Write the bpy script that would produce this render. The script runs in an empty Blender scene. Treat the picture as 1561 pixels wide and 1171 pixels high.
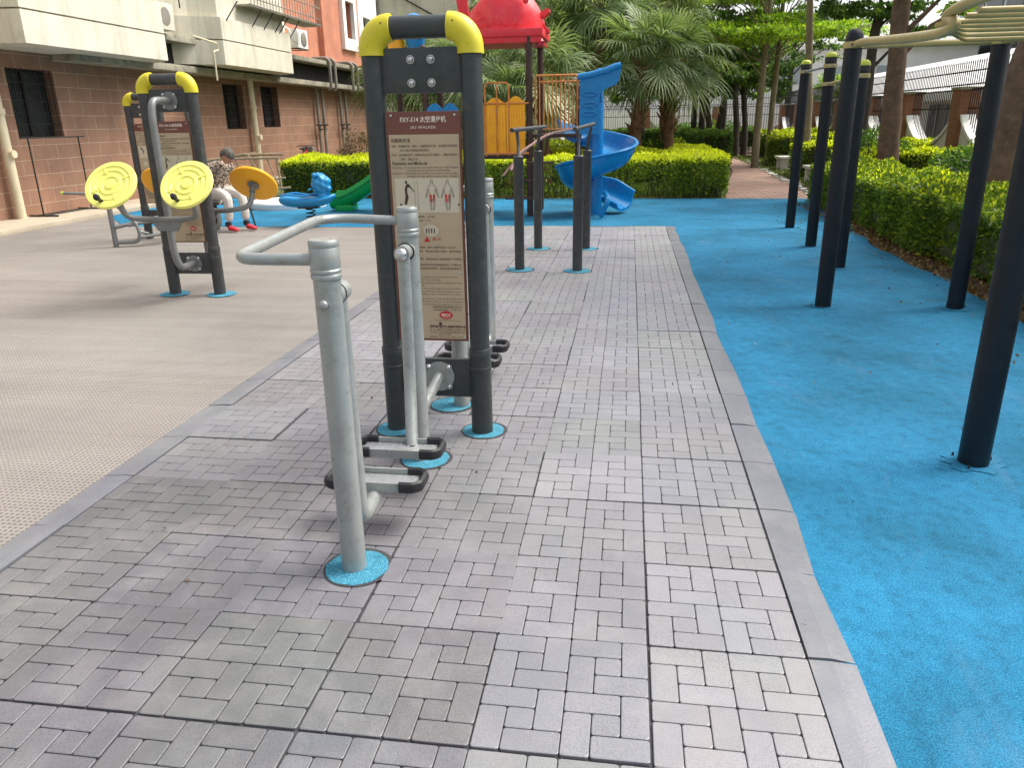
import bpy, bmesh, math, random
import numpy as np
from mathutils import Vector, Matrix, Euler
PI = math.pi
R = math.radians
rnd = random.Random(7)
rng = np.random.default_rng(11)
scene = bpy.context.scene
COL = scene.collection

# ------------------------------------------------------------------ helpers
class MB:
    """collects shapes, then links them as ONE mesh object"""
    def __init__(s): s.v = []; s.f = []; s.m = []; s.mi = 0
    def add(s, vs, fs, mi=None):
        o = len(s.v); s.v += [tuple(p) for p in vs]
        s.f += [tuple(i + o for i in f) for f in fs]
        s.m += [s.mi if mi is None else mi] * len(fs); return s
    def box(s, c, d, rz=0, bev=0.0, mat=None):
        bm = bmesh.new(); bmesh.ops.create_cube(bm, size=1)
        bmesh.ops.scale(bm, vec=d, verts=bm.verts)
        if bev > 0: bmesh.ops.bevel(bm, geom=list(bm.edges), offset=bev, segments=2, affect='EDGES', profile=0.7)
        M = Matrix.Translation(c) @ (mat if mat is not None else Matrix.Rotation(rz, 4, 'Z'))
        bm.transform(M); s.bm(bm); return s
    def bm(s, bm):
        bm.verts.index_update()
        s.add([v.co for v in bm.verts], [[v.index for v in f.verts] for f in bm.faces]); bm.free()
    def tube(s, pts, r, n=12, closed=False, caps=True, flat=None):
        pts = [Vector(p) for p in pts]; N = len(pts)
        rs = r if isinstance(r, (list, tuple)) else [r] * N
        tan = []
        for i in range(N):
            a = pts[i - 1] if (i > 0 or closed) else pts[i]
            b = pts[(i + 1) % N] if (i < N - 1 or closed) else pts[i]
            t = (b - a); tan.append(t.normalized() if t.length > 1e-9 else Vector((0, 0, 1)))
        up = Vector((0, 0, 1)) if abs(tan[0].z) < .9 else Vector((1, 0, 0))
        u = (up - tan[0] * up.dot(tan[0])).normalized()
        vs = []; fs = []
        for i in range(N):
            u = (u - tan[i] * u.dot(tan[i]))
            u = u.normalized() if u.length > 1e-6 else tan[i].orthogonal().normalized()
            w = tan[i].cross(u)
            for k in range(n):
                a = 2 * PI * k / n; ca, sa = math.cos(a), math.sin(a)
                if flat: ca *= flat[0]; sa *= flat[1]
                vs.append(pts[i] + (u * ca + w * sa) * rs[i])
        L = N if closed else N - 1
        for i in range(L):
            j = (i + 1) % N
            for k in range(n):
                q = (k + 1) % n
                fs.append((i * n + k, i * n + q, j * n + q, j * n + k))
        if caps and not closed:
            fs.append(tuple(range(n - 1, -1, -1))); fs.append(tuple((N - 1) * n + k for k in range(n)))
        return s.add(vs, fs)
    def lathe(s, prof, c=(0, 0, 0), n=24, mat=None):
        """prof: (radius, z) pairs bottom to top"""
        vs = []; fs = []; M = mat if mat is not None else Matrix.Identity(4)
        for (r, z) in prof:
            for k in range(n):
                a = 2 * PI * k / n
                p = M @ Vector((r * math.cos(a), r * math.sin(a), z)); vs.append(p + Vector(c))
        for i in range(len(prof) - 1):
            for k in range(n):
                q = (k + 1) % n
                fs.append((i * n + k, i * n + q, (i + 1) * n + q, (i + 1) * n + k))
        if prof[0][0] > 1e-4: fs.append(tuple(range(n - 1, -1, -1)))
        if prof[-1][0] > 1e-4: fs.append(tuple((len(prof) - 1) * n + k for k in range(n)))
        return s.add(vs, fs)
    def prism(s, poly, h, M=None):
        """polygon in local XY extruded by h along Z, then M"""
        n = len(poly); M = M or Matrix.Identity(4)
        vs = [M @ Vector((x, y, 0)) for x, y in poly] + [M @ Vector((x, y, h)) for x, y in poly]
        fs = [tuple(range(n - 1, -1, -1)), tuple(range(n, 2 * n))] + [(i, (i + 1) % n, n + (i + 1) % n, n + i) for i in range(n)]
        return s.add(vs, fs)
    def sphere(s, c, r, sc=(1, 1, 1), n=14, M=None):
        bm = bmesh.new(); bmesh.ops.create_uvsphere(bm, u_segments=n, v_segments=max(6, n * 2 // 3), radius=r)
        bmesh.ops.scale(bm, vec=sc, verts=bm.verts)
        bm.transform(Matrix.Translation(c) @ (M or Matrix.Identity(4))); s.bm(bm); return s
    def build(s, name, mats, parent=None, smooth=True, sharp=38, at=None):
        me = bpy.data.meshes.new(name); me.from_pydata(s.v, [], s.f)
        mats = mats if isinstance(mats, (list, tuple)) else [mats]
        for m in mats: me.materials.append(m)
        if len(mats) > 1: me.polygons.foreach_set('material_index', s.m)
        return link(name, me, parent, smooth, sharp, at)

def link(name, me, parent=None, smooth=True, sharp=38, at=None):
    if smooth:
        me.polygons.foreach_set('use_smooth', [True] * len(me.polygons))
        try: me.set_sharp_from_angle(angle=R(sharp))
        except Exception: pass
    me.update()
    o = bpy.data.objects.new(name, me); COL.objects.link(o)
    if at: o.location = at
    if parent is not None: o.parent = parent
    return o
def tag(o, label=None, cat=None, group=None, kind=None):
    if label: o['label'] = label
    if cat: o['category'] = cat
    if group: o['group'] = group
    if kind: o['kind'] = kind
    return o
def thing(name, label, cat, loc=(0, 0, 0), rz=0, group=None):
    o = bpy.data.objects.new(name, None); COL.objects.link(o)
    o.location = loc; o.rotation_euler = (0, 0, rz); o.empty_display_size = .2
    return tag(o, label, cat, group)
def kids(o): return [c for c in COL.objects if c.parent is o]
def copy_tree(o, parent=None, loc=None, rz=None, label=None, scale=None):
    ch = kids(o); c = o.copy(); COL.objects.link(c)
    if parent is not None: c.parent = parent
    if loc: c.location = loc
    if rz is not None: c.rotation_euler = (0, 0, rz)
    if scale: c.scale = scale
    if label: c['label'] = label
    for k in ch: copy_tree(k, c)
    return c
def arc(c, r, a0, a1, n, ax=(1, 0, 0), ay=(0, 0, 1)):
    c = Vector(c); ax = Vector(ax); ay = Vector(ay)
    return [c + ax * r * math.cos(a0 + (a1 - a0) * i / n) + ay * r * math.sin(a0 + (a1 - a0) * i / n) for i in range(n + 1)]
def fillet(pts, rad, n=6):
    """polyline with rounded corners"""
    P = [Vector(p) for p in pts]; out = [P[0]]
    for i in range(1, len(P) - 1):
        r = rad[i - 1] if isinstance(rad, (list, tuple)) else rad
        a = (P[i - 1] - P[i]); b = (P[i + 1] - P[i])
        t = min(r, a.length * .48, b.length * .48)
        A = P[i] + a.normalized() * t; B = P[i] + b.normalized() * t
        for k in range(n + 1):
            u = k / n; out.append(A * (1 - u) ** 2 + P[i] * 2 * u * (1 - u) + B * u * u)
    out.append(P[-1]); return out

# ------------------------------------------------------------------ materials
def NM(name):
    m = bpy.data.materials.new(name); m.use_nodes = True; nt = m.node_tree
    return m, nt, nt.nodes['Principled BSDF']
def ramp(nt, fac, stops):
    r = nt.nodes.new('ShaderNodeValToRGB'); e = r.color_ramp.elements
    while len(e) > 1: e.remove(e[-1])
    e[0].position = stops[0][0]; e[0].color = (*stops[0][1], 1)
    for p, c in stops[1:]:
        x = e.new(p); x.color = (*c, 1)
    nt.links.new(fac, r.inputs[0]); return r.outputs[0]
def noise(nt, scale, detail=4, coord='Object', rough=.55, dist=0, out='Fac'):
    tc = nt.nodes.new('ShaderNodeTexCoord'); n = nt.nodes.new('ShaderNodeTexNoise')
    n.inputs['Scale'].default_value = scale if not isinstance(scale, tuple) else 1
    n.inputs['Detail'].default_value = detail; n.inputs['Roughness'].default_value = rough; n.inputs['Distortion'].default_value = dist
    src = tc.outputs[coord]
    if isinstance(scale, tuple):
        mp = nt.nodes.new('ShaderNodeMapping'); mp.inputs['Scale'].default_value = scale
        nt.links.new(src, mp.inputs[0]); src = mp.outputs[0]
    nt.links.new(src, n.inputs['Vector']); return n.outputs[out]
def mixc(nt, fac, a, b, mode='MIX'):
    m = nt.nodes.new('ShaderNodeMix'); m.data_type = 'RGBA'; m.blend_type = mode
    for v, k in ((fac, 0), (a, 6), (b, 7)):
        if isinstance(v, (int, float)): m.inputs[k].default_value = v
        elif isinstance(v, tuple): m.inputs[k].default_value = (*v, 1)
        else: nt.links.new(v, m.inputs[k])
    return m.outputs[2]
def bump(nt, b, h, strength=.2, dist=.01):
    n = nt.nodes.new('ShaderNodeBump'); n.inputs['Strength'].default_value = strength; n.inputs['Distance'].default_value = dist
    nt.links.new(h, n.inputs['Height']); nt.links.new(n.outputs[0], b.inputs['Normal'])
def plain(name, c, rough=.5, metal=0, var=.12, vs=6, bmp=0, bs=80, spec=.5, coat=0, dirt=None, dirt_amt=.5, streak=0):
    m, nt, b = NM(name)
    n = noise(nt, vs, 5)
    d = tuple(x * (1 - var) for x in c); l = tuple(min(1, x * (1 + var)) for x in c)
    col = ramp(nt, n, [(.3, d), (.7, l)])
    if dirt:
        n2 = noise(nt, vs * 2.3, 8, rough=.7)
        f = ramp(nt, n2, [(.5, (0, 0, 0)), (.75, (dirt_amt,) * 3)])
        col = mixc(nt, f, col, dirt)
    if streak:
        s1 = noise(nt, (2.6, 2.6, .22), 6, rough=.7); col = mixc(nt, ramp(nt, s1, [(.48, (0, 0, 0)), (.72, (streak,) * 3)]), col, (.27, .245, .175))
    nt.links.new(col, b.inputs['Base Color'])
    n3 = noise(nt, vs * 4, 6)
    rr = ramp(nt, n3, [(.3, (max(0, rough - .08),) * 3), (.7, (min(1, rough + .1),) * 3)])
    nt.links.new(rr, b.inputs['Roughness'])
    b.inputs['Metallic'].default_value = metal
    b.inputs['Specular IOR Level'].default_value = spec
    if coat: b.inputs['Coat Weight'].default_value = coat; b.inputs['Coat Roughness'].default_value = .15
    if bmp: bump(nt, b, noise(nt, bs, 3), bmp, .004)
    return m
M = {}
M['silver'] = plain('silver_paint', (.34, .36, .345), .34, .4, .08, 7, .12, 220, dirt=(.17, .155, .13), dirt_amt=.5)
M['silver_dark'] = plain('darker_silver_paint', (.20, .205, .20), .42, .3, .1, 9, .08, 300, dirt=(.12, .11, .10), dirt_amt=.3)
M['graphite'] = plain('graphite_paint', (.036, .043, .043), .42, .12, .12, 8, .1, 400, dirt=(.13, .13, .12), dirt_amt=.3)
M['graphite2'] = plain('graphite_paint_worn', (.045, .046, .046), .5, .1, .15, 6, .1, 300, dirt=(.2, .19, .17), dirt_amt=.3)
M['navy'] = plain('dark_post_paint', (.005, .010, .015), .45, 0, .2, 4, .05, 200, spec=.3, dirt=(.02, .03, .04), dirt_amt=.3)
M['yellow'] = plain('yellow_plastic', (.66, .56, .022), .42, 0, .06, 7, .05, 120, dirt=(.5, .42, .06), dirt_amt=.35)
M['disc_y'] = plain('pale_yellow_plastic', (.88, .85, .20), .42, 0, .05, 5, .04, 150, dirt=(.62, .56, .16), dirt_amt=.4)
M['orange'] = plain('orange_plastic', (.98, .45, .01), .45, 0, .05, 5, .05, 150)
M['rubber'] = plain('black_rubber', (.014, .014, .017), .55, 0, .2, 12, .1, 200)
M['chrome'] = plain('bolt_steel', (.55, .55, .54), .25, .9, .1, 30)
M['brown_post'] = plain('brown_steel', (.045, .018, .012), .4, 0, .2, 5, dirt=(.09, .05, .035), dirt_amt=.4)
M['red'] = plain('red_plastic', (.72, .028, .045), .35, 0, .07, 4, .05, 100, dirt=(.75, .16, .17), dirt_amt=.4)
M['yellow_panel'] = plain('yellow_orange_panel', (.95, .43, .01), .45, 0, .08, 4, dirt=(.62, .26, .01), dirt_amt=.5)
M['orange_rail'] = plain('orange_rail_paint', (.56, .19, .03), .5, 0, .2, 6, dirt=(.5, .35, .22), dirt_amt=.8)
M['blue_slide'] = plain('blue_plastic', (.005, .20, .49), .28, 0, .06, 3, .03, 60, dirt=(.03, .22, .52), dirt_amt=.5)
M['blue_ride'] = plain('blue_rider_plastic', (.010, .23, .50), .35, 0, .06, 4, .05, 90)
M['green'] = plain('green_plastic', (.005, .36, .07), .33, 0, .06, 3, .03, 60)
M['spring'] = plain('black_spring_steel', (.015, .015, .018), .4, .4, .2, 10)
M['tan_pipe'] = plain('faded_yellow_pipe', (.42, .34, .13), .45, 0, .1, 5, .06, 150, dirt=(.30, .20, .09), dirt_amt=.6)
M['lime'] = plain('lime_cap', (.50, .56, .05), .45, 0, .08, 12)
M['cream'] = plain('cream_render', (.61, .575, .465), .85, 0, .07, 1.2, .15, 30, dirt=(.42, .38, .28), dirt_amt=.5, streak=.55)
M['white'] = plain('white_render', (.80, .79, .76), .8, 0, .05, 1, .1, 30, dirt=(.6, .58, .54), dirt_amt=.4)
M['mossy'] = plain('mossy_concrete', (.30, .275, .21), .9, 0, .25, 2.5, .5, 25, dirt=(.06, .055, .035), dirt_amt=.9)
M['pipe_cream'] = plain('cream_downpipe', (.62, .55, .38), .5, 0, .08, 2, dirt=(.4, .34, .22), dirt_amt=.5)
M['pipe_grey'] = plain('grey_pipe', (.22, .20, .17), .6, 0, .12, 2, dirt=(.3, .28, .25), dirt_amt=.6)
M['bar_black'] = plain('black_bar', (.02, .018, .017), .5, .3, .2, 8)
M['void'] = plain('near_black', (.012, .012, .013), .9, 0, .1, 2)
M['glass'] = plain('dark_window_glass', (.035, .04, .042), .12, 0, .3, 1.5, spec=.8)
M['skin'] = plain('skin', (.42, .22, .14), .5, 0, .08, 12)
M['hair'] = plain('grey_hair', (.07, .058, .05), .7, 0, .35, 60, .4, 200, dirt=(.38, .37, .36), dirt_amt=.6)
M['trouser'] = plain('white_trousers', (.56, .52, .47), .85, 0, .06, 10, .3, 60)
M['shoe'] = plain('red_shoe', (.55, .03, .05), .6, 0, .15, 20)
M['shoe_dark'] = plain('dark_sock', (.02, .025, .03), .8, 0, .15, 20)
M['wood'] = plain('weathered_wood', (.34, .25, .15), .8, 0, .2, 4, .4, 40, dirt=(.18, .12, .07), dirt_amt=.5)
M['stone'] = plain('pale_stone', (.62, .60, .53), .85, 0, .1, 3, .3, 40)
M['soil'] = plain('soil', (.09, .06, .035), 1, 0, .35, 5, .8, 40, dirt=(.16, .10, .05), dirt_amt=.8)
M['bark'] = plain('brown_bark', (.13, .08, .05), .95, 0, .3, (6), .9, 35, dirt=(.22, .17, .11), dirt_amt=.6)
M['bark_dark'] = plain('dark_bark', (.055, .045, .035), .95, 0, .3, 6, .8, 35)
M['bark_pale'] = plain('pale_bark', (.25, .20, .13), .95, 0, .2, 6, .6, 35)
M['ink'] = plain('dark_print', (.05, .035, .025), .6, 0, 0)
M['ink_w'] = plain('pale_print', (.75, .62, .52), .6, 0, 0)
M['ink_r'] = plain('red_print', (.50, .015, .02), .5, 0, 0)
M['sign_brown'] = plain('brown_sign_header', (.155, .046, .028), .4, 0, .08, 10)
M['sign_tan'] = plain('tan_sign_face', (.46, .35, .225), .45, .0, .10, 3, dirt=(.47, .40, .28), dirt_amt=.6)
M['sign_pale'] = plain('pale_sign_box', (.58, .50, .37), .45, 0, .05, 4)
M['metal_plain'] = plain('galvanised_grey', (.32, .33, .34), .45, .5, .1, 6)

def brickish(name, c1, c2, mortar, sx, sy, msize, vert='XZ', rough=.85, bmp=.4, dark=None):
    m, nt, b = NM(name)
    tc = nt.nodes.new('ShaderNodeTexCoord'); sp = nt.nodes.new('ShaderNodeSeparateXYZ'); cb = nt.nodes.new('ShaderNodeCombineXYZ')
    nt.links.new(tc.outputs['Object'], sp.inputs[0])
    i, j = {'XZ': (0, 2), 'YZ': (1, 2), 'XY': (0, 1), 'YX': (1, 0)}[vert]
    nt.links.new(sp.outputs[i], cb.inputs[0]); nt.links.new(sp.outputs[j], cb.inputs[1])
    br = nt.nodes.new('ShaderNodeTexBrick'); nt.links.new(cb.outputs[0], br.inputs['Vector'])
    br.inputs['Color1'].default_value = (*c1, 1); br.inputs['Color2'].default_value = (*c2, 1); br.inputs['Mortar'].default_value = (*mortar, 1)
    br.inputs['Scale'].default_value = 1; br.inputs['Mortar Size'].default_value = msize; br.inputs['Mortar Smooth'].default_value = .2
    br.inputs['Brick Width'].default_value = sx; br.inputs['Row Height'].default_value = sy
    n = noise(nt, 1.3, 6, rough=.65); f = ramp(nt, n, [(.35, (.78, .78, .78)), (.7, (1.12, 1.1, 1.08))])
    col = mixc(nt, 1.0, br.outputs['Color'], f, 'MULTIPLY')
    n2 = noise(nt, 40, 4); f2 = ramp(nt, n2, [(.3, (.86,) * 3), (.7, (1.1,) * 3)])
    col = mixc(nt, 1.0, col, f2, 'MULTIPLY')
    s1 = noise(nt, (1.6, 1.6, .25), 6, rough=.7); col = mixc(nt, ramp(nt, s1, [(.50, (0, 0, 0)), (.72, (.45,) * 3)]), col, tuple(x * .55 for x in c1))
    nt.links.new(col, b.inputs['Base Color']); b.inputs['Roughness'].default_value = rough
    inv = nt.nodes.new('ShaderNodeMath'); inv.operation = 'SUBTRACT'; inv.inputs[0].default_value = 1; nt.links.new(br.outputs['Fac'], inv.inputs[1])
    bump(nt, b, inv.outputs[0], bmp, .01); return m
M['block'] = brickish('red_brown_block', (.315, .168, .105), (.27, .15, .098), (.43, .325, .245), .66, .27, .007, 'YZ')
M['tile_orange'] = brickish('orange_facade_tile', (.60, .25, .15), (.57, .23, .14), (.50, .21, .14), .24, .075, .006, 'YZ', .6, .2)
M['pier'] = brickish('orange_pier_tile', (.34, .14, .07), (.28, .11, .055), (.22, .13, .09), .2, .06, .006, 'YZ', .7, .2)
M['path_brick'] = brickish('red_path_brick', (.36, .20, .155), (.27, .15, .12), (.46, .38, .32), .30, .15, .014, 'XY', .9, .4)

# speckled blue rubber crumb
def crumb(name, dark, mid, light, patch):
    m, nt, b = NM(name)
    g = noise(nt, 190, 3, rough=.7); g2 = noise(nt, 90, 3)
    c = ramp(nt, g, [(.34, dark), (.5, mid), (.66, light)])
    p = noise(nt, .9, 6, rough=.62); pf = ramp(nt, p, [(.40, (0, 0, 0)), (.66, (.95,) * 3)])
    c = mixc(nt, pf, c, mixc(nt, 1.0, c, patch, 'MULTIPLY'))
    cl_ = noise(nt, 14, 7, rough=.8); c = mixc(nt, 1.0, c, ramp(nt, cl_, [(.36, (.66, .74, .74)), (.5, (1, 1, 1)), (.66, (1.25, 1.15, 1.12))]), 'MULTIPLY')
    q = noise(nt, (3.2, .9, 1), 7, rough=.7, dist=.6); qf = ramp(nt, q, [(.56, (0, 0, 0)), (.72, (.32,) * 3)])
    c = mixc(nt, qf, c, tuple(x * .5 + .12 for x in mid))
    sp = noise(nt, 38, 5, rough=.8); sf = ramp(nt, sp, [(.70, (0, 0, 0)), (.74, (.6,) * 3)])
    c = mixc(nt, sf, c, tuple(min(1, x * 1.5 + .08) for x in mid))
    nt.links.new(c, b.inputs['Base Color']); b.inputs['Roughness'].default_value = .85; b.inputs['Specular IOR Level'].default_value = .25
    bump(nt, b, g, .7, .006); return m
M['blue_ground'] = crumb('blue_rubber_crumb', (.006, .095, .19), (.012, .18, .35), (.05, .31, .50), (.38, .58, .56))
M['blue_plug'] = crumb('pale_blue_rubber_crumb', (.01, .12, .20), (.03, .22, .32), (.20, .44, .52), (.9, .95, 1))

# tan perforated interlocking mat
def perforated():
    m, nt, b = NM('tan_perforated_mat')
    tc = nt.nodes.new('ShaderNodeTexCoord')
    v = nt.nodes.new('ShaderNodeTexVoronoi'); v.voronoi_dimensions = '2D'; v.inputs['Scale'].default_value = 36; v.inputs['Randomness'].default_value = .10
    nt.links.new(tc.outputs['Object'], v.inputs['Vector'])
    hole = ramp(nt, v.outputs['Distance'], [(.22, (0, 0, 0)), (.36, (1, 1, 1))])
    base = ramp(nt, noise(nt, .55, 6, rough=.65), [(.32, (.20, .188, .175)), (.5, (.25, .235, .217)), (.68, (.29, .273, .25))])
    tint = noise(nt, .35, 3); base = mixc(nt, ramp(nt, tint, [(.45, (0, 0, 0)), (.7, (.35,) * 3)]), base, (.29, .235, .215))
    st = noise(nt, (.35, 5, 1), 4, dist=.3); base = mixc(nt, 1.0, base, ramp(nt, st, [(.35, (.90,) * 3), (.65, (1.05,) * 3)]), 'MULTIPLY')
    br = nt.nodes.new('ShaderNodeTexBrick'); nt.links.new(tc.outputs['Object'], br.inputs['Vector'])
    br.offset = 0; br.inputs['Scale'].default_value = 1; br.inputs['Brick Width'].default_value = .5; br.inputs['Row Height'].default_value = .5
    br.inputs['Mortar Size'].default_value = .006; br.inputs['Color1'].default_value = (1, 1, 1, 1); br.inputs['Color2'].default_value = (.985, .985, .985, 1); br.inputs['Mortar'].default_value = (.88, .88, .88, 1)
    base = mixc(nt, 1.0, base, br.outputs['Color'], 'MULTIPLY')
    col = mixc(nt, hole, mixc(nt, 1.0, base, (.50, .45, .42), 'MULTIPLY'), base)
    nt.links.new(col, b.inputs['Base Color']); b.inputs['Roughness'].default_value = .6
    bump(nt, b, hole, .5, .004); return m
M['mat_tan'] = perforated()

# rubber paver: per-tile tone comes in through a colour attribute
def paver(name, attr=True, base=(.235, .225, .24)):
    m, nt, b = NM(name)
    g = noise(nt, 420, 2); g2 = noise(nt, 130, 3)
    speck = ramp(nt, g, [(.3, (.60,) * 3), (.5, (.98,) * 3), (.7, (1.42,) * 3)])
    if attr:
        a = nt.nodes.new('ShaderNodeAttribute'); a.attribute_name = 'tone'; c = a.outputs['Color']
    else:
        c = ramp(nt, noise(nt, 2, 4), [(.3, tuple(x * .9 for x in base)), (.7, tuple(x * 1.1 for x in base))])
    c = mixc(nt, 1.0, c, speck, 'MULTIPLY')
    hu = noise(nt, 1.5, 4, dist=.5, out='Color'); c = mixc(nt, .9, c, ramp(nt, noise(nt, 1.4, 5, dist=.6), [(.32, (.92, 1.0, 1.0)), (.45, (1.0, 1.0, .98)), (.58, (.97, .965, 1.03)), (.70, (1.05, .99, .98))]), 'MULTIPLY')
    dust = noise(nt, 3.2, 8, rough=.7, dist=.4); df = ramp(nt, dust, [(.45, (0, 0, 0)), (.70, (.35,) * 3)])
    c = mixc(nt, df, c, (.30, .29, .285))
    st = noise(nt, 1.1, 5, rough=.6); sf = ramp(nt, st, [(.3, (.86, .86, .88)), (.6, (1.05,) * 3)])
    c = mixc(nt, 1.0, c, sf, 'MULTIPLY')
    nt.links.new(c, b.inputs['Base Color']); b.inputs['Roughness'].default_value = .42; b.inputs['Specular IOR Level'].default_value = .65
    bump(nt, b, g2, .35, .003); return m
M['paver'] = paver('grey_rubber_paver')
M['edging'] = paver('grey_rubber_edging', False, (.15, .155, .175))
M['joint'] = plain('dark_joint', (.045, .045, .05), .95, 0, .2, 30)

def leafmat(name, dark, mid, light, tip, trans=.35):
    """leaf colour varies leaf by leaf; young shoots (attribute 'tip') are the tip colour"""
    m, nt, b = NM(name)
    g = nt.nodes.new('ShaderNodeNewGeometry')
    c = ramp(nt, g.outputs['Random Per Island'], [(0, dark), (.5, mid), (1, light)])
    a = nt.nodes.new('ShaderNodeAttribute'); a.attribute_name = 'tip'
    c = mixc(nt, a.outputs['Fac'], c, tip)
    nt.links.new(c, b.inputs['Base Color']); b.inputs['Roughness'].default_value = .45; b.inputs['Specular IOR Level'].default_value = .35
    t = nt.nodes.new('ShaderNodeBsdfTranslucent'); nt.links.new(mixc(nt, 1.0, c, (1.3, 1.35, .7), 'MULTIPLY'), t.inputs['Color'])
    mx = nt.nodes.new('ShaderNodeMixShader'); mx.inputs[0].default_value = trans
    nt.links.new(b.outputs[0], mx.inputs[1]); nt.links.new(t.outputs[0], mx.inputs[2])
    nt.links.new(mx.outputs[0], nt.nodes['Material Output'].inputs['Surface']); return m
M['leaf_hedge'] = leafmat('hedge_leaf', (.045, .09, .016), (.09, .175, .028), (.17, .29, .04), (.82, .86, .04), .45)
M['leaf_dark'] = leafmat('dark_leaf', (.032, .07, .018), (.065, .135, .03), (.11, .21, .045), (.25, .38, .06), .45)
M['leaf_bright'] = leafmat('bright_leaf', (.10, .20, .018), (.19, .34, .03), (.34, .50, .05), (.52, .66, .06), .5)
M['leaf_palm'] = leafmat('palm_leaf', (.065, .115, .04), (.14, .21, .085), (.27, .35, .16), (.48, .53, .30), .35)
M['leaf_pink'] = leafmat('pinkish_leaf', (.10, .06, .04), (.22, .15, .10), (.36, .26, .20), (.5, .4, .3), .3)
M['leaf_core'] = plain('twig_mass', (.045, .06, .022), 1, 0, .4, 12, .8, 30)
M['grass'] = leafmat('grass_blade', (.06, .10, .02), (.12, .18, .04), (.22, .28, .07), (.4, .42, .12), .3)

# ------------------------------------------------------------------ foliage
def leaf_mesh(P, N, size, tip=None, seed=1, aspect=.5, extra=None):
    """one small folded leaf (4 points) per position; N = outward direction it leans to"""
    r = np.random.default_rng(seed); n = len(P)
    d = N + r.normal(0, .75, (n, 3)); d /= np.linalg.norm(d, axis=1)[:, None] + 1e-9
    q = r.normal(0, 1, (n, 3)); s = np.cross(d, q); s /= np.linalg.norm(s, axis=1)[:, None] + 1e-9
    u = np.cross(d, s)                       # d is the leaf axis, s its width, u its normal
    L = size * r.uniform(.65, 1.35, n)[:, None]; W = L * aspect * .5
    a = P; b = P + d * L * .5 + s * W + u * W * .25; c = P + d * L; e = P + d * L * .5 - s * W + u * W * .25
    V = np.stack([a, b, c, e], 1).reshape(-1, 3)
    me = bpy.data.meshes.new('leaves')
    me.vertices.add(4 * n); me.vertices.foreach_set('co', V.astype(np.float32).ravel())
    me.loops.add(4 * n); me.loops.foreach_set('vertex_index', np.arange(4 * n, dtype=np.int32))
    me.polygons.add(n); me.polygons.foreach_set('loop_start', np.arange(0, 4 * n, 4, dtype=np.int32))
    at = me.attributes.new('tip', 'FLOAT', 'FACE'); at.data.foreach_set('value', (np.zeros(n) if tip is None else tip).astype(np.float32))
    me.update(calc_edges=True); return me

def hedge(name, label, x0, x1, y0, y1, h, density=900, size=.045, tipamt=.8, mat='leaf_hedge', z0=0, open_base=.25, seed=1, group=None, core=True, box=True, rough=.05, rz=0, cat='hedge'):
    """clipped hedge: leaves spread through a shell on a twiggy inside, thin stems at its foot"""
    r = np.random.default_rng(seed)
    cx, cy = (x0 + x1) / 2, (y0 + y1) / 2; a, b = (x1 - x0) / 2, (y1 - y0) / 2
    t = thing(name, label, cat, (cx, cy, z0), rz, group)
    def wob(p): return rough * (np.sin(p[:, 0] * 3.1 + p[:, 1] * 1.7 + seed) + np.sin(p[:, 0] * 7.3 - p[:, 1] * 5.1 + 2 * seed) * .6)
    P = []; N = []; T = []
    areas = [('top', 4 * a * b)] + [(s, 2 * b * h) for s in ('+x', '-x')] + [(s, 2 * a * h) for s in ('+y', '-y')]
    for s, A in areas:
        n = int(A * density * (1.15 if s == 'top' else 1)); u = r.uniform(-1, 1, n); v = r.uniform(0, 1, n)
        if s != 'top':
            keep = (v > open_base) | (r.uniform(0, 1, n) < .12 + v / max(open_base, .01) * .6); u, v = u[keep], v[keep]; n = len(u)
        dep = np.abs(r.normal(0, .05, n))
        if s == 'top':
            p = np.stack([u * a, r.uniform(-1, 1, n) * b, h - dep], 1); nn = np.array([0, 0, 1.])
        elif s == '+x': p = np.stack([a - dep, u * b, v * h], 1); nn = np.array([1, 0, .3])
        elif s == '-x': p = np.stack([-a + dep, u * b, v * h], 1); nn = np.array([-1, 0, .3])
        elif s == '+y': p = np.stack([u * a, b - dep, v * h], 1); nn = np.array([0, 1, .3])
        else: p = np.stack([u * a, -b + dep, v * h], 1); nn = np.array([0, -1, .3])
        w = wob(p + 0); p = p + nn * w[:, None]
        P.append(p); N.append(np.tile(nn, (n, 1)))
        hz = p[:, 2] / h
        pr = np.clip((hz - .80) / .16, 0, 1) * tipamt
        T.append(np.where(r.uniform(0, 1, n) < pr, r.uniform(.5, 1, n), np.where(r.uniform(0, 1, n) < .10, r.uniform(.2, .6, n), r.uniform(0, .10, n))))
    P = np.concatenate(P); N = np.concatenate(N); T = np.concatenate(T)
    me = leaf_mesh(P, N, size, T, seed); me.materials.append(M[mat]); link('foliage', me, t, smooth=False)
    if core:
        c = MB(); lo = h * open_base * 1.05
        bm = bmesh.new(); bmesh.ops.create_cube(bm, size=1); bmesh.ops.scale(bm, vec=(2 * a - .16, 2 * b - .16, h - lo - .08), verts=bm.verts)
        bmesh.ops.subdivide_edges(bm, edges=list(bm.edges), cuts=6, use_grid_fill=True)
        for v in bm.verts: v.co += Vector((rnd.uniform(-.03, .03), rnd.uniform(-.03, .03), rnd.uniform(-.03, .03) + (h + lo) / 2 - .04))
        if box: c.bm(bm)
        else: bm.free()
        k = max(3, int((2 * a + 2 * b) * (2.2 if box else 9)))
        for i in range(k):
            x = rnd.uniform(-a + .1, a - .1); y = rnd.uniform(-b + .1, -b + .3) if rnd.random() < .6 else rnd.uniform(-b + .1, b - .1)
            c.tube([(x, y, -.02), (x + rnd.uniform(-.05, .05), y, lo * .6), (x + rnd.uniform(-.12, .12), y + rnd.uniform(-.05, .05), lo + .15)], [.014, .011, .008], 5)
        c.build('branches', M['leaf_core'], t)['kind'] = 'stuff'
    return t
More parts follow.
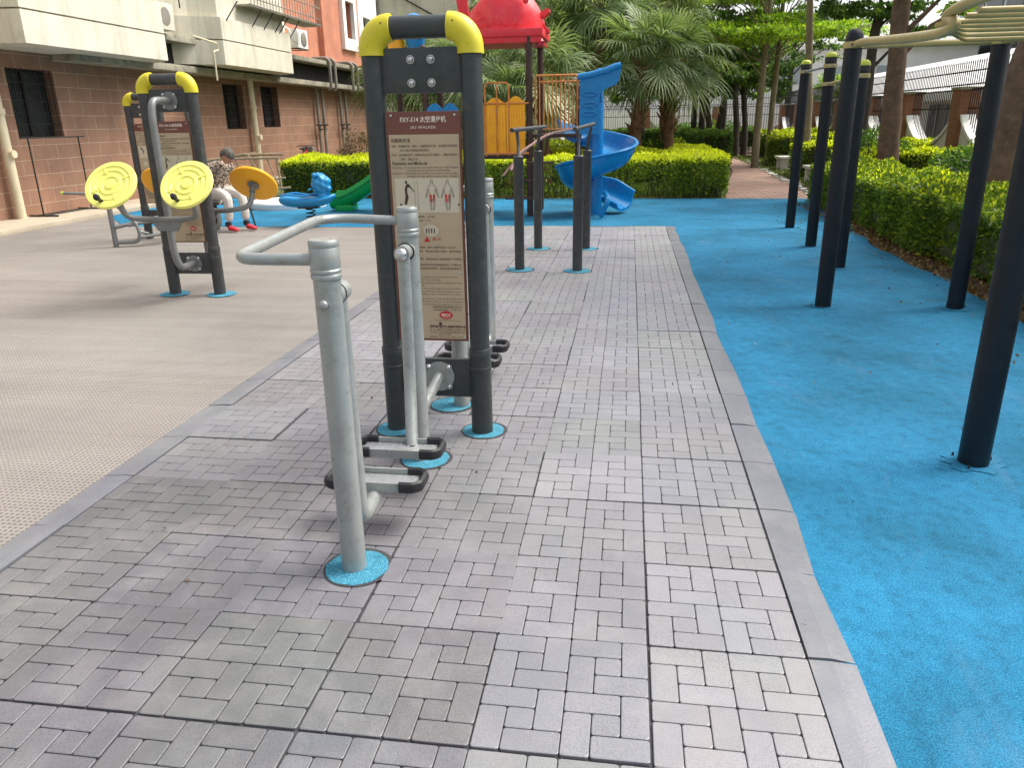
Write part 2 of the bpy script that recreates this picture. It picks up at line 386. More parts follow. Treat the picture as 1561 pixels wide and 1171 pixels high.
# ------------------------------------------------------------------ camera, light
cam = bpy.data.cameras.new('camera'); cam.sensor_width = 36; cam.lens = 1162.48 / 1561 * 36; cam.clip_end = 2000; cam.clip_start = .05
co = bpy.data.objects.new('camera', cam); COL.objects.link(co)
Rw = [[0.98927101, 0.14515338, -0.01653341], [0.0319135, -0.32515396, -0.94512244], [-0.14256362, 0.93445460, -0.32629774]]
m3 = Matrix(((Rw[0][0], -Rw[1][0], -Rw[2][0]), (Rw[0][1], -Rw[1][1], -Rw[2][1]), (Rw[0][2], -Rw[1][2], -Rw[2][2])))
co.matrix_world = Matrix.Translation((-0.11232, -2.12675, 1.63809)) @ m3.to_4x4()
scene.camera = co
w = bpy.data.worlds.new('World'); scene.world = w; w.use_nodes = True
bg = w.node_tree.nodes['Background']; sky = w.node_tree.nodes.new('ShaderNodeTexSky'); sky.sky_type = 'NISHITA'; sky.sun_disc = False
SE, SA = R(55), R(62)      # sun height, compass direction it stands in (from +Y, clockwise)
sky.sun_elevation = SE; sky.sun_rotation = SA; sky.air_density = 1.0; sky.dust_density = 5.0; sky.ozone_density = .6
hs = w.node_tree.nodes.new('ShaderNodeHueSaturation'); hs.inputs['Saturation'].default_value = .38; w.node_tree.links.new(sky.outputs[0], hs.inputs['Color']); w.node_tree.links.new(hs.outputs[0], bg.inputs[0]); bg.inputs[1].default_value = .15
sl = bpy.data.lights.new('sun', 'SUN'); sl.energy = 1.55; sl.angle = R(28); sl.color = (1, .95, .86)
so = bpy.data.objects.new('sun', sl); COL.objects.link(so)
sd = Vector((math.sin(SA) * math.cos(SE), math.cos(SA) * math.cos(SE), math.sin(SE)))
so.rotation_euler = sd.to_track_quat('Z', 'Y').to_euler()
scene.view_settings.view_transform = 'Standard'; scene.view_settings.look = 'None'; scene.view_settings.exposure = 1.0
scene.cycles.max_bounces = 6; scene.cycles.transparent_max_bounces = 6
scene.cycles.use_denoising = True

# ------------------------------------------------------------------ ground
def sheet(name, pts, z, mat, grid=0):
    b = MB(); b.add([(x, y, z) for x, y in pts], [tuple(range(len(pts)))]); o = b.build(name, mat, smooth=False); o['kind'] = 'structure'; return o
m, nt, b = NM('garden_ground')
c = ramp(nt, noise(nt, .8, 8, rough=.7), [(.35, (.10, .085, .05)), (.5, (.10, .13, .035)), (.65, (.17, .19, .06))])
nt.links.new(c, b.inputs['Base Color']); b.inputs['Roughness'].default_value = 1; bump(nt, b, noise(nt, 25, 5), .8, .03); M['garden'] = m
sheet('ground', [(-400, -200), (400, -200), (400, 600), (-400, 600)], -.05, M['garden'])
sheet('mat_paving', [(-10.25, -6), (-2.60, -6), (-2.60, 10.36), (-8.905, 10.36), (-10.25, 11.89)], -.012, M['mat_tan'])
# blue safety surface: one piece with a ragged outer edge
bp = [(-10.25, 11.9), (-8.9, 10.37), (.40, 10.37), (.42, -6), (3.15, -6)]
for i in range(60):
    y = -5.5 + i * .30; bp.append((3.17 + .04 * math.sin(i * 1.3) + .05 * math.sin(i * .37) - (0 if y < 8 else -(y - 8) * .05), y))
bp += [(3.72, 12.6), (3.74, 15.05), (-10.25, 15.45)]
sheet('blue_rubber_surface', bp, -.010, M['blue_ground'])
sheet('soil_strip', [(3.0, -6), (12, -6), (12, 60), (3.0, 60)], -.03, M['soil'])
sheet('brick_path', [(1.95, 15.06), (3.75, 15.06), (4.12, 20), (4.3, 24), (4.6, 30), (4.9, 38), (4.2, 38), (3.7, 30), (3.2, 24), (2.6, 20)], -.014, M['path_brick'])
kb = MB(); kb.box((-10.85, 5, .02), (1.15, 60, .10), bev=.012); o = kb.build('pavement', plain('pale_pavement', (.42, .36, .27), .9, 0, .12, 1.5, .3, 30, dirt=(.28, .23, .16), dirt_amt=.6)); o['kind'] = 'structure'

# ------------------------------------------------------------------ grey rubber pavers (0.5 m tiles, pinwheel relief)
def pavers():
    V = []; F = []; C = []; g = .0032
    r = random.Random(3)
    def rr(x0, y0, x1, y1, z, tilt, col):
        x0 += g / 2; y0 += g / 2; x1 -= g / 2; y1 -= g / 2; k = .008; e = .0022
        def ring(i, zz):
            a, b_, c_, d_ = x0 + i, y0 + i, x1 - i, y1 - i
            return [(a + k, b_), (c_ - k, b_), (c_ - k * .3, b_ + k * .3), (c_, b_ + k), (c_, d_ - k), (c_ - k * .3, d_ - k * .3), (c_ - k, d_), (a + k, d_), (a + k * .3, d_ - k * .3), (a, d_ - k), (a, b_ + k), (a + k * .3, b_ + k * .3)], zz
        o = len(V)
        for (pts, zz) in (ring(0, z - .012), ring(0, z - e * .6), ring(e, z)):
            for (x, y) in pts: V.append((x, y, zz + tilt[0] * (x - tilt[2]) + tilt[1] * (y - tilt[3])))
        n = 12
        for L in (0, 1):
            for i in range(n):
                j = (i + 1) % n; F.append((o + L * n + i, o + L * n + j, o + (L + 1) * n + j, o + (L + 1) * n + i)); C.append(col)
        F.append(tuple(o + 2 * n + i for i in range(n))); C.append(col)
    for i in range(-5, 1):
        for j in range(-7, 21):
            X = i * .5 + r.uniform(-.0025, .0025); Y = j * .5 + r.uniform(-.003, .003)
            if j % 3 == 0 and i < -1: X += r.uniform(-.008, .008)
            tl = (r.uniform(-.006, .006), r.uniform(-.006, .006), X, Y); z = r.uniform(-.002, .002)
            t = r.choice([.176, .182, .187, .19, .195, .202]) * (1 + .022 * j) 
            t *= {-5: .66, -4: .66, -3: .70, -2: .78, -1: .92}.get(i, 1.0) if j < 2 else ({-5: .86, -4: .86, -3: .88, -2: .92}.get(i, 1.0) if j < 5 else 1.0)  # near-left tiles darkened: uneven light and wear put into the tile tone
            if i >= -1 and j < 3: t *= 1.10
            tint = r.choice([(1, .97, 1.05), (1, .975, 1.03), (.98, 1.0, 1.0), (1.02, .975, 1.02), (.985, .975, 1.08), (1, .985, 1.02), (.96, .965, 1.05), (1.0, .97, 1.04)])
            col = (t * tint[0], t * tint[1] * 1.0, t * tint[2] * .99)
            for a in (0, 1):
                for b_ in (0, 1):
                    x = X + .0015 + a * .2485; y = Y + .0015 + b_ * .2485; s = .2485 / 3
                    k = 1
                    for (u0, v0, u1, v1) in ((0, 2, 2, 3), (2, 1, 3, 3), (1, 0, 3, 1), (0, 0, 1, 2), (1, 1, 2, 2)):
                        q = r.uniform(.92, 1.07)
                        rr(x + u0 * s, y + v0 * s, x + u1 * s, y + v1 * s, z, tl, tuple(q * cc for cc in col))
    me = bpy.data.meshes.new('paving'); me.from_pydata(V, [], F); me.materials.append(M['paver'])
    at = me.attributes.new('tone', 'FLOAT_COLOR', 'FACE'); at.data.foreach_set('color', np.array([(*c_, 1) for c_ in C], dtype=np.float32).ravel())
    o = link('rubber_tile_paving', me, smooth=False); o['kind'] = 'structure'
    b = MB(); b.box((-1.0, 3.25, -.0125), (3.02, 14.3, .008)); o = b.build('paving_bed', M['joint'], smooth=False); o['kind'] = 'structure'
    # sloping edge strips
    e = MB()
    ej = {j: (r.uniform(-.014, .014), r.uniform(-.010, .010)) for j in range(-7, 22)}
    for j in range(-7, 21):
        y0, y1 = j * .5 + .004, j * .5 + .497; hz_ = r.uniform(-.003, .003)
        for k_, (xa, xb, xc) in enumerate(((.505, .575, .645), (-2.505, -2.55, -2.655))):
            def q_(w): return [(xa, -.02), (xa, hz_), (xb + w * .4, hz_), (xc + w, -.010), (xc + w, -.02)]
            q = q_(0); n = len(q); vs = [(x, y0, z) for x, z in q_(ej[j][k_])] + [(x, y1, z) for x, z in q_(ej[j + 1][k_] + r.uniform(-.003, .003))]
            e.add(vs, [tuple(range(n)), tuple(range(2 * n - 1, n - 1, -1))] + [(i, n + i, n + (i + 1) % n, (i + 1) % n) for i in range(n)])
    for i in range(-5, 1):
        e.box((i * .5 + .25, 10.44, -.01), (.49, .12, .016), bev=.003)
    o = e.build('paving_edging', M['edging'], smooth=False); o['kind'] = 'structure'
pavers()

def plug(x, y, r=.15, z=.004, seed=0, ring=True):
    q = random.Random(seed); b = MB(); n = 28
    pts = [((r * (1 + .04 * q.uniform(-1, 1))) * math.cos(2 * PI * k / n), (r * (1 + .04 * q.uniform(-1, 1))) * math.sin(2 * PI * k / n)) for k in range(n)]
    b.add([(x + a, y + c_, z) for a, c_ in pts] + [(x, y, z + .006)], [(k, (k + 1) % n, n) for k in range(n)])
    o = b.build('rubber_patch', M['blue_plug'], smooth=False); o['kind'] = 'structure'
    if ring:
        c = MB(); c.lathe([(r + .014, z - .0022), (r + .010, z - .0015), (r - .03, z - .001)], (x + .004, y + .006, 0), 32); o = c.build('patch_gap', M['joint'], smooth=False); o['kind'] = 'structure'

# ------------------------------------------------------------------ lettering
def text_mb(mb, s, x, z, size, y=0, align='LEFT', width=None, bold=0, M4=None):
    cu = bpy.data.curves.new('lettering', 'FONT'); cu.body = s; cu.size = size; cu.align_x = align; cu.resolution_u = 1; cu.offset = bold
    o = bpy.data.objects.new('lettering', cu); COL.objects.link(o)
    dg = bpy.context.evaluated_depsgraph_get(); me = bpy.data.meshes.new_from_object(o.evaluated_get(dg))
    vs = [v.co.copy() for v in me.vertices]; k = 1.0
    if width and vs:
        wd = max(v.x for v in vs) - min(v.x for v in vs); k = width / max(wd, 1e-6)
    mb.add([(x + v.x * k, y, z + v.y) for v in vs], [tuple(p.vertices) for p in me.polygons])
    bpy.data.objects.remove(o); bpy.data.curves.remove(cu); bpy.data.meshes.remove(me)
def disc_face(mb, x, z, rx, rz_, y, n=28, a0=0, a1=2 * PI):
    mb.add([(x + rx * math.cos(a0 + (a1 - a0) * k / n), y, z + rz_ * math.sin(a0 + (a1 - a0) * k / n)) for k in range(n)], [tuple(range(n))])
def rect_face(mb, x0, x1, z0, z1, y): mb.add([(x0, y, z0), (x1, y, z0), (x1, y, z1), (x0, y, z1)], [(0, 1, 2, 3)])

def sign(parent, title, sub, y=-.03, wd=.378, z0=.53, z1=1.69, full=True):
    h = wd / 2
    b = MB(); b.box((0, y + .006, (z0 + z1) / 2), (wd, .012, z1 - z0), bev=.002); brd = b.build('sign_board', M['sign_brown'], parent)
    f = MB(); rect_face(f, -h + .012, h - .012, z0 + .012, z1 - .107, y - .0015); f.build('sign_face', M['sign_tan'], brd, smooth=False)
    Y = y - .003; p = MB(); rect_face(p, -h + .028, h - .022, 1.205, 1.375, Y); p.build('picture_panel', M['sign_pale'], brd, smooth=False)
    for a_ in ((.015, 1.115, .040, .030), (-.085, 1.115, .040, .030), (-.150, .62, .02, .024)): p = MB(); disc_face(p, *a_, Y); p.build('oval_symbol', M['sign_pale'], brd, smooth=False)
    t = MB(); text_mb(t, title, 0, z1 - .048, .031, y - .002, 'CENTER', .23, .0006); text_mb(t, sub, 0, z1 - .080, .019, y - .002, 'CENTER', .13)
    t.build('title_lettering', M['ink_w'], brd, smooth=False)
    k = MB(); Y = y - .004; L = -h + .022; W = wd - .045
    def line(s, x, z, sz, wid=None, bold=0): text_mb(k, s, x, z, sz, Y, 'LEFT', wid, bold)
    line('功能和方法', L, 1.548, .021, .098, .0002)
    line('功能：增强腰背部、髋部、大腿部肌肉力量，改善髋关节灵活性', L, 1.524, .0125, W)
    line('及下肢协调性和柔韧性。', L + .045, 1.504, .0125, .15)
    line('方法：双手握紧把手，两脚分别站于两个踏板上，两腿交替前后', L, 1.482, .0125, W)
    line('摆动，重复多次。', L + .045, 1.462, .0125, .09)
    line('Functions and Methods', L, 1.440, .021, .178, .0003)
    line('Functions:  To increase the lower back, buttocks, thigh strength', L, 1.423, .0115, W)
    line('and improve hip and lower limb flexibility.', L + .075, 1.409, .0115, .22)
    line('Methods:  Firmly grip the handles, place feet on the pedals,', L, 1.395, .0115, W)
    line('swing both legs while keeping them straight.', L + .075, 1.381, .0115, .26)
    if full:
        # person on the machine, drawn small
        k.add([(-.105 + a, Y, 1.245 + c) for a, c in ((0, 0), (.012, .035), (.006, .06), (.008, .085), (.022, .085), (.04, .062), (.043, .066), (.022, .095), (.014, .104), (.004, .100), (-.006, .08), (-.004, .04), (-.012, .002))], [tuple(range(12, -1, -1))])
        disc_face(k, -.102, 1.355, .006, .008, Y); disc_face(k, -.135, 1.245, .005, .006, Y); disc_face(k, .165, 1.245, .004, .006, Y)
        for x in (-.06, -.045, .0): 
            if x: rect_face(k, x, x + .0012, 1.225, 1.365, Y)
        rect_face(k, -.11, -.04, 1.222, 1.2245, Y)
        for cx in (.03, .11):       # outlined standing bodies
            for sx in (-1, 1):
                pts = [(0.006, .135), (.008, .122), (.020, .115), (.028, .085), (.034, .062), (.031, .061), (.024, .083), (.017, .105), (.013, .07), (.014, .045), (.011, .02), (.007, 0), (.004, 0), (.006, .03), (.002, .055)]
                k.tube([(cx + sx * a, Y - .0003, 1.218 + c) for a, c in pts], .0007, 4, caps=False)
            k.tube([(cx + .006 * math.cos(a), Y - .0003, 1.360 + .008 * math.sin(a)) for a in [i * PI / 6 for i in range(13)]], .0007, 4, caps=False)
        for i in range(4): k.add([(-.012 + i * .014 + a, Y - .001, 1.10 + c) for a, c in ((0, 0), (.004, 0), (.005, .02), (.002, .03), (-.001, .02))], [(0, 1, 2, 3, 4)])
        k.add([(-.155 + a, Y - .001, .608 + c) for a, c in ((0, 0), (.004, .002), (.008, .022), (.004, .026), (0, .018))], [(0, 1, 2, 3, 4)])
        line('适用年龄：14岁以上', -.06, 1.180, .0125, .10); line('Height: 1.2 m', -.06, 1.163, .011, .075)
        for i, s in enumerate(['适用人群。', '每台器材仅供一人使用，最大承重不超过一百公斤。', '使用前，严禁儿童攀爬，请在成人监护下使用，身体不适请', '立即停止，以防发生意外。', '请在使用前，认真阅读，患有高血压心脏病等病人严禁使用']):
            line(s, L + .01, 1.045 - i * .020, .0118, [.05, W - .03, W - .012, .11, W - .01][i])
        for i, s in enumerate(['如遇损坏，请勿继续使用并及时告知管理单位，严禁私自', '拆卸，下雨天及潮湿状态请勿使用，请勿在器材旁嬉戏打', '闹。']):
            line(s, L + .01, .935 - i * .019, .0118, [W - .012, W - .01, .03][i])
        for i, s in enumerate(['Please check that the equipment is firm before exercise.', 'The total weight shall not exceed 100 kg.', 'Children must use this equipment with an adult beside them', 'in case of falling off.', 'If any part is loose, stop exercising at once and tell the', 'management. People with heart disease must not use it.', 'Do not use it after rain or when it is wet.', 'Read the instructions and keep a safe distance from others', 'while exercising. Keep hands away from the moving parts', 'and do not lean on the machine when it is in use.']):
            line(s, L + .01, .872 - i * .0152 - (.008 if i > 6 else 0), .0108, [W - .03, .21, W - .01, .12, W - .012, W - .012, W - .02, W, W - .004, W - .01][i])
        for i, s in enumerate(['安装维护标准', '安装单位公章', '管理公示电话', '购置公示年限', '质保年限五年']): line(s, L + .02, .712 - i * .017, .0115, .062)
        line('全国体育用品质量认证中心', .0, .712, .0115, .165); line('认证编号标志   产品二维', .005, .697, .0105, .15)
        line('CNSC25001102001', .01, .640, .008, .14)
        line('安徽省好家庭健身器材有限公司', -.02, .604, .0145, .195, .0003)
        line('地  址：高新技术产业园区工业大道十八号', -.02, .588, .0108, .195); line('生产地址：经济开发区高新大道标准厂房北', -.02, .574, .0100, .195)
        line('四号厂房三楼', .03, .562, .0098, .06); line('服务热线：400-000-0000  传真：0000-0000', -.02, .549, .0095, .195)
        disc_face(k, .04, .625, .008, .009, Y)
    else:
        for i in range(24): rect_face(k, L, L + W * (.55 + .45 * ((i * 37) % 10) / 10), 1.02 - i * .018, 1.026 - i * .018, Y)
        disc_face(k, .03, .625, .008, .009, Y)
        k.add([(-.105 + a, Y, 1.245 + c) for a, c in ((0, 0), (.03, .05), (-.01, .11), (-.03, .10), (.01, .05))], [(4, 3, 2, 1, 0)])
        k.add([(.0 + a, Y, 1.225 + c) for a, c in ((0, 0), (.02, .07), (.01, .12), (-.01, .12), (-.02, .07))], [(4, 3, 2, 1, 0)])
    k.build('lettering', M['ink'], brd, smooth=False)
    q = MB(); disc_face(q, .073, .672, .036, .022, Y); q.build('oval_logo', M['ink_r'], brd, smooth=False); q = MB()
    q.add([(-.025, Y, 1.058), (.006, Y, 1.058), (-.0095, Y, 1.085)], [(0, 1, 2)])
    q.build('warning_triangle', M['ink_r'], brd, smooth=False); q = MB()
    if full:
        for cx in (.03, .11):
            for sx in (-1, 1): q.add([(cx + sx * a, Y - .0006, 1.218 + c) for a, c in ((.003, .035), (.009, .04), (.013, .075), (.004, .078))], [(0, 1, 2, 3) if sx > 0 else (3, 2, 1, 0)])
        text_mb(q, '警 示', .02, 1.066, .016, Y, 'LEFT', .045)
    if full: q.build('red_print', M['ink_r'], brd, smooth=False)['kind'] = 'stuff'
    s = MB(); text_mb(s, 'NSCC', .073, .666, .022, Y - .0015, 'CENTER', .05, .0008); rect_face(s, .055, .09, .6585, .6605, Y - .0015)
    s.build('logo_lettering', M['ink_w'], brd, smooth=False)
    for (x, z) in ((-h + .03, z1 - .018), (h - .03, z1 - .018), (h - .02, z0 + .02), (h - .03, .90)):
        c = MB(); c.lathe([(.006, 0), (.006, .003), (.003, .005)], (x, y - .002, z), 10, Matrix.Rotation(R(90), 4, 'X')); c.build('screw', M['chrome'], brd)
    return brd
def bolt(parent, p, d=(0, -1, 0), r=.016, mat='chrome'):
    q = Vector((0, 0, 1)).rotation_difference(Vector(d)).to_matrix().to_4x4()
    b = MB(); b.lathe([(r * 1.25, -.002), (r * 1.25, .003), (r * .95, .003), (r * .95, .010), (r * .8, .015), (r * .4, .019), (0.0001, .020)], p, 14, q)
    return b.build('bolt', M[mat], parent)
def frame(t, title, sub, full=True, hw=.243, bolts=True, mat='graphite'):
    """two posts with yellow elbows, plates and the instruction board"""
    r = .053
    for s in (-1, 1):
        b = MB(); b.lathe([(r, -.02), (r, 1.975)], (s * hw, 0, 0), 24); po = b.build('post', M[mat], t)
        c = MB(); c.lathe([(.0585, -.02), (.0585, .445), (.0605, .450), (.0605, .462), (.0588, .468), (.0600, .478), (.0578, .486), (r, .488)], (s * hw, 0, 0), 28)
        c.lathe([(.0585, .372), (.0605, .375), (.0605, .384), (.0585, .387)], (s * hw, 0, 0), 28); c.build('sleeve', M[mat], po)
        e = MB(); pts = arc((s * (hw - .105), 0, 1.965), .105, 0, PI / 2, 12, (s, 0, 0), (0, 0, 1))
        e.tube([(s * hw, 0, 1.945)] + pts, [.0645] + [.0635 + .002 * math.sin(i / 12 * PI) for i in range(13)], 22)
        el = e.build('elbow', M['yellow'], t)
        for (dx, dz) in ((0, 1.985), (-.07, 2.085)):
            c = MB(); c.lathe([(.004, 0), (.004, .003), (.001, .004)], (s * (hw + dx), -.060, dz), 8, Matrix.Rotation(R(90), 4, 'X')); c.build('screw', M['rubber'], el)
    b = MB(); b.tube([(-hw + .10, 0, 2.068), (hw - .10, 0, 2.068)], .052, 22); b.build('top_bar', M[mat], t)
    b = MB(); b.box((0, 0, 1.876), (2 * hw - .09, .03, .205), bev=.004); up = b.build('upper_plate', M[mat], t)
    b = MB(); b.box((0, 0, .315), (2 * hw - .09, .03, .215), bev=.004); lp = b.build('lower_plate', M[mat], t)
    if bolts:
        for x in (-.05, .05):
            for z in (1.82, 1.925): bolt(up, (x, -.016, z))
    sign(t, title, sub, full=full)
    return up, lp

# ------------------------------------------------------------------ ski walker (nearest machine)
wx, wy = -1.117, 1.745
SW = thing('ski_walker', 'grey two-sided ski walker machine with silver posts, swinging pedals and nearest instruction board', 'exercise machine', (wx, wy, 0), 0)
up_, lp_ = frame(SW, 'FXY-514 太空漫步机', 'SKI WALKER')
def walker_unit(s):
    Y = lambda y: s * (wy - y)
    X = lambda x: x - wx + (.035 if s > 0 else -.01)
    ya, yb = .33, 1.35
    for y in (ya, yb):
        b = MB(); b.lathe([(.047, -.02), (.047, 1.16)], (X(-1.11), Y(y), 0), 26); po = b.build('post', M['silver'], SW)
        c = MB(); c.lathe([(.0445, 1.138), (.052, 1.142), (.0535, 1.15), (.052, 1.158), (.050, 1.160), (.0535, 1.164), (.0535, 1.172), (.050, 1.176), (.0515, 1.182), (.0515, 1.245), (.050, 1.248), (.0515, 1.251), (.0515, 1.266), (.047, 1.273), (.0001, 1.275)], (X(-1.11), Y(y), 0), 30); c.build('post_cap', M['silver'], po)
    # axle ends
    bolt(SW, (X(-1.11), Y(ya) - abs(s) * .045 * (1 if s < 0 else -1) * (1), 1.06), (0, s * 1.0 if s < 0 else 1, 0), .017, 'silver')
    x0 = X(-1.11)
    hb = MB(); hb.tube(fillet([(x0 - .03, Y(ya), 1.205), (X(-1.435), Y(ya), 1.205), (X(-1.52), Y(yb) - s * 0, 1.225), (x0 - .03, Y(yb), 1.21)], [.09, .22], 8), .0215, 16)
    hb.build('handlebar', M['silver'], SW)
    # pivots: an axle stub on each post's inner side, then the swinging arm
    for (y, inner, bend, ped) in ((ya, 1, 1, .715), (yb, -1, -1, 1.05)):
        yp = Y(y + inner * .05); yo = Y(y + inner * .125)
        a = MB(); a.tube([(x0, Y(y + inner * .03), 1.075), (x0, Y(y + inner * .06), 1.075)], .041, 20); a.build('bearing', M['silver'], SW)
        a = MB(); a.tube([(x0, Y(y + inner * .060), 1.075), (x0, Y(y + inner * .066), 1.075)], .043, 20); a.build('washer', M['rubber'], SW)
        arm = MB(); ya_ = y + inner * .095
        arm.tube([(x0, Y(y + inner * .066), 1.075), (x0, Y(y + inner * .128), 1.075)], .037, 20)
        if inner > 0: path = fillet([(x0, Y(ya_), 1.06), (x0 + .01, Y(ya_), .15), (x0 - .015, Y(ped), .15)], [.09], 8)
        else: path = fillet([(x0, Y(ya_), 1.06), (x0 - .005, Y(ya_ - .01), .42), (x0 + .03, Y(ped + .05), .18)], [.16], 8)
        arm.tube(path, .029, 16); ao = arm.build('swing_arm', M['silver'], SW)
        if inner < 0:
            d = MB(); d.sphere((x0, Y(y + inner * .135), 1.075), .030, (1, .8, 1), 16); d.build('cap_nut', M['chrome'], ao)
        # pedal
        px0, px1 = X(-1.335), X(-.925) ; pz = .185; hwd = .085
        pt = MB(); pt.box(((px0 + px1) / 2, Y(ped), pz), (px1 - px0 - .06, .125, .010), bev=.002)
        for i in range(9): pt.box((px0 + .06 + i * .037, Y(ped), pz + .007), (.010, .10, .005), bev=.002)
        po = pt.build('pedal', M['metal_plain'], SW)
        for e in (-1, 1):
            q = MB(); q.box(((px0 + px1) / 2, Y(ped + e * .070), pz + .008), (px1 - px0 - .05, .010, .042), bev=.002); q.build('pedal_side', M['silver'], po)
        for e, xe in ((-1, px0), (1, px1)):
            q = MB(); dx = -e * .085
            q.tube(fillet([(xe + dx, Y(ped - .074), pz + .012), (xe - e * .028, Y(ped - .074), pz + .012), (xe, Y(ped - .050), pz + .012), (xe, Y(ped + .050), pz + .012), (xe - e * .028, Y(ped + .074), pz + .012), (xe + dx, Y(ped + .074), pz + .012)], .010, 3), .021, 8, flat=(1.25, .70))
            q.build('rubber_bumper', M['rubber'], po)
    # tie tube to the frame's lower plate
    tt = MB(); tt.tube([(x0, Y(yb) , .25), (X(-1.09), s * .02, .325)], .030, 18); tt.build('tie_tube', M['silver'], SW)
    fl = MB(); fl.tube([(X(-1.09), s * .016, .325), (X(-1.09), s * .024, .325)], .083, 30); fo = fl.build('flange', M['silver'], SW)
    for (dx, dz) in ((-.055, .055), (.055, .055), (-.055, -.055), (.055, -.055)): bolt(fo, (X(-1.09) + dx, s * .024, .325 + dz), (0, s, 0), .014)
walker_unit(-1); walker_unit(1)
for i, (x, y) in enumerate([(-1.11, .33), (-1.10, 1.35), (-1.36, 1.735), (-.87, 1.756), (-1.14, 2.14), (-1.14, 3.16)]): plug(x, y, .122 if i in (0, 1, 4, 5) else .115, .004, i)

# ------------------------------------------------------------------ twin-wheel frame behind on the left
TX, TY = -4.495, 5.105
TW = thing('tai_chi_wheels', 'dark frame with two pale yellow wheels in front and two orange wheels behind', 'exercise machine', (TX, TY, 0), R(2))
up2, lp2 = frame(TW, 'FXY-504 太极推揉器', 'TAI CHI WHEELS', bolts=False, mat='graphite2')
def wheel_mesh(b, front=True):
    R0 = .247
    b.lathe([(.0001, 0), (.05, 0), (R0 - .02, -.012), (R0, .0), (R0 + .003, .016), (R0 - .006, .030), (R0 - .05, .034), (R0 - .058, .026), (R0 - .075, .024), (R0 - .082, .030), (R0 - .10, .030), (R0 - .107, .022), (R0 - .135, .022), (R0 - .142, .030), (R0 - .165, .031), (R0 - .172, .022), (.05, .022), (.045, .034), (.03, .036), (.0001, .036)], (0, 0, 0), 48)
def tai(sy):
    y1 = sy * .56; X = .37 if sy < 0 else .49; zc = 1.13 if sy < 0 else 1.05
    b = MB(); b.tube(fillet([(0.02, sy * .03, 1.875), (0.0, sy * .30, 1.875), (0, sy * .33, 1.70), (0, sy * .33, .50), (0.02, sy * .30, .315), (0.02, sy * .03, .315)], [.13, .05, .1, .13], 8), .034, 18); b.build('standing_tube', M['silver_dark'], TW)
    for z in (1.875, .315):
        f = MB(); f.tube([(.02, sy * .016, z), (.02, sy * .026, z)], .083, 28); fo = f.build('flange', M['silver_dark'], TW)
        for (dx, dz) in ((-.055, .055), (.055, .055), (-.055, -.055), (.055, -.055)): bolt(fo, (.02 + dx, sy * .026, z + dz), (0, sy, 0), .013)
    b = MB(); b.tube(fillet([(-X, y1 - sy * .03, zc - .04), (-X * .98, y1 - sy * .11, .83), (-X * .55, sy * .36, .80), (X * .55, sy * .36, .80), (X * .98, y1 - sy * .11, .83), (X, y1 - sy * .03, zc - .04)], [.10, .12, .12, .10], 7), .027, 16); b.build('cross_arm', M['silver_dark'], TW)
    b = MB(); b.prism([(-.10, -.05), (.10, -.05), (.16, .05), (-.16, .05)], .02, Matrix.Translation((0, sy * .36 + .01, .74)) @ Matrix.Rotation(R(90), 4, 'X')); b.build('gusset', M['silver_dark'], TW)
    for s in (-1, 1):
        wh = MB(); wheel_mesh(wh)
        nrm = Vector((.0, -.80, .60)).normalized() if sy < 0 else Vector((0, .72, .70)).normalized()
        q = nrm.to_track_quat('Z', 'Y').to_matrix().to_4x4()
        T = Matrix.Translation((s * X, y1, zc)) @ q
        wh2 = MB(); wh2.v = [tuple(T @ Vector(p)) for p in wh.v]; wh2.f = wh.f; wh2.m = wh.m
        wo = wh2.build('wheel', M['disc_y'] if sy < 0 else M['orange'], TW)
        hb = MB(); hb.lathe([(.062, -.016), (.055, -.006), (.03, -.02), (.028, -.1)], (0, 0, 0), 24, None); hb.v = [tuple(T @ Vector(p)) for p in hb.v]; hb.build('hub', M['silver_dark'], wo)
        for k in range(4):   # raised relief bars
            a = k * PI / 2 + .5; z = MB(); z.box((math.cos(a) * .155, math.sin(a) * .155, .028), (.06, .016, .014), rz=a, bev=.003); z.v = [tuple(T @ Vector(p)) for p in z.v]; z.build('relief', M['disc_y'] if sy < 0 else M['orange'], wo)
        if sy < 0:
            k_ = MB(); d = Vector(T.inverted().to_3x3() @ Vector((-.2, 0, -1))); d.z = 0; d.normalize()
            c = d * .185
            k_.lathe([(.018, .02), (.017, .065), (.026, .08), (.030, .10), (.022, .125), (.0001, .13)], (c.x, c.y, 0), 16); k_.v = [tuple(T @ Vector(p)) for p in k_.v]; k_.build('knob', M['rubber'], wo)
tai(-1); tai(1)
for i, s in enumerate((-1, 1)): plug(TX + s * .255, TY + s * .01, .15, -.004, 20 + i, ring=False)

# ------------------------------------------------------------------ seated leg press with its board
LP = thing('leg_press_station', 'dark frame with tubular grey foot rests, half hidden behind the yellow wheels', 'exercise machine', (-7.28, 9.0, 0), R(2))
frame(LP, 'FXY-506 坐蹬训练器', 'LEG PRESS', full=False, mat='graphite2')
def ptube(name, pts, r, mat='silver_dark', par=LP, rad=.08, n=12):
    b = MB(); b.tube(fillet(pts, rad, 6) if len(pts) > 2 else pts, r, n); return b.build(name, M[mat], par)
ptube('foot_post', [(-.25, -.87, -.01), (-.25, -.87, .56)], .036)
ptube('foot_frame', [(-.13, -.87, .58), (.10, -.80, .30), (.10, -.80, .05), (-.24, -.87, .05)], .026, rad=.12)
ptube('seat_tube', [(-.22, -.87, .27), (.30, -.5, .38), (.40, -.1, .38)], .028)
ptube('seat_tube', [(-.02, -.85, .30), (.36, -.6, .36), (.5, -.1, .36)], .028)
ptube('foot_peg', [(.10, -.80, .12), (.34, -.55, .14)], .022); ptube('foot_peg', [(.10, -.80, .20), (.18, -.70, .16)], .022)
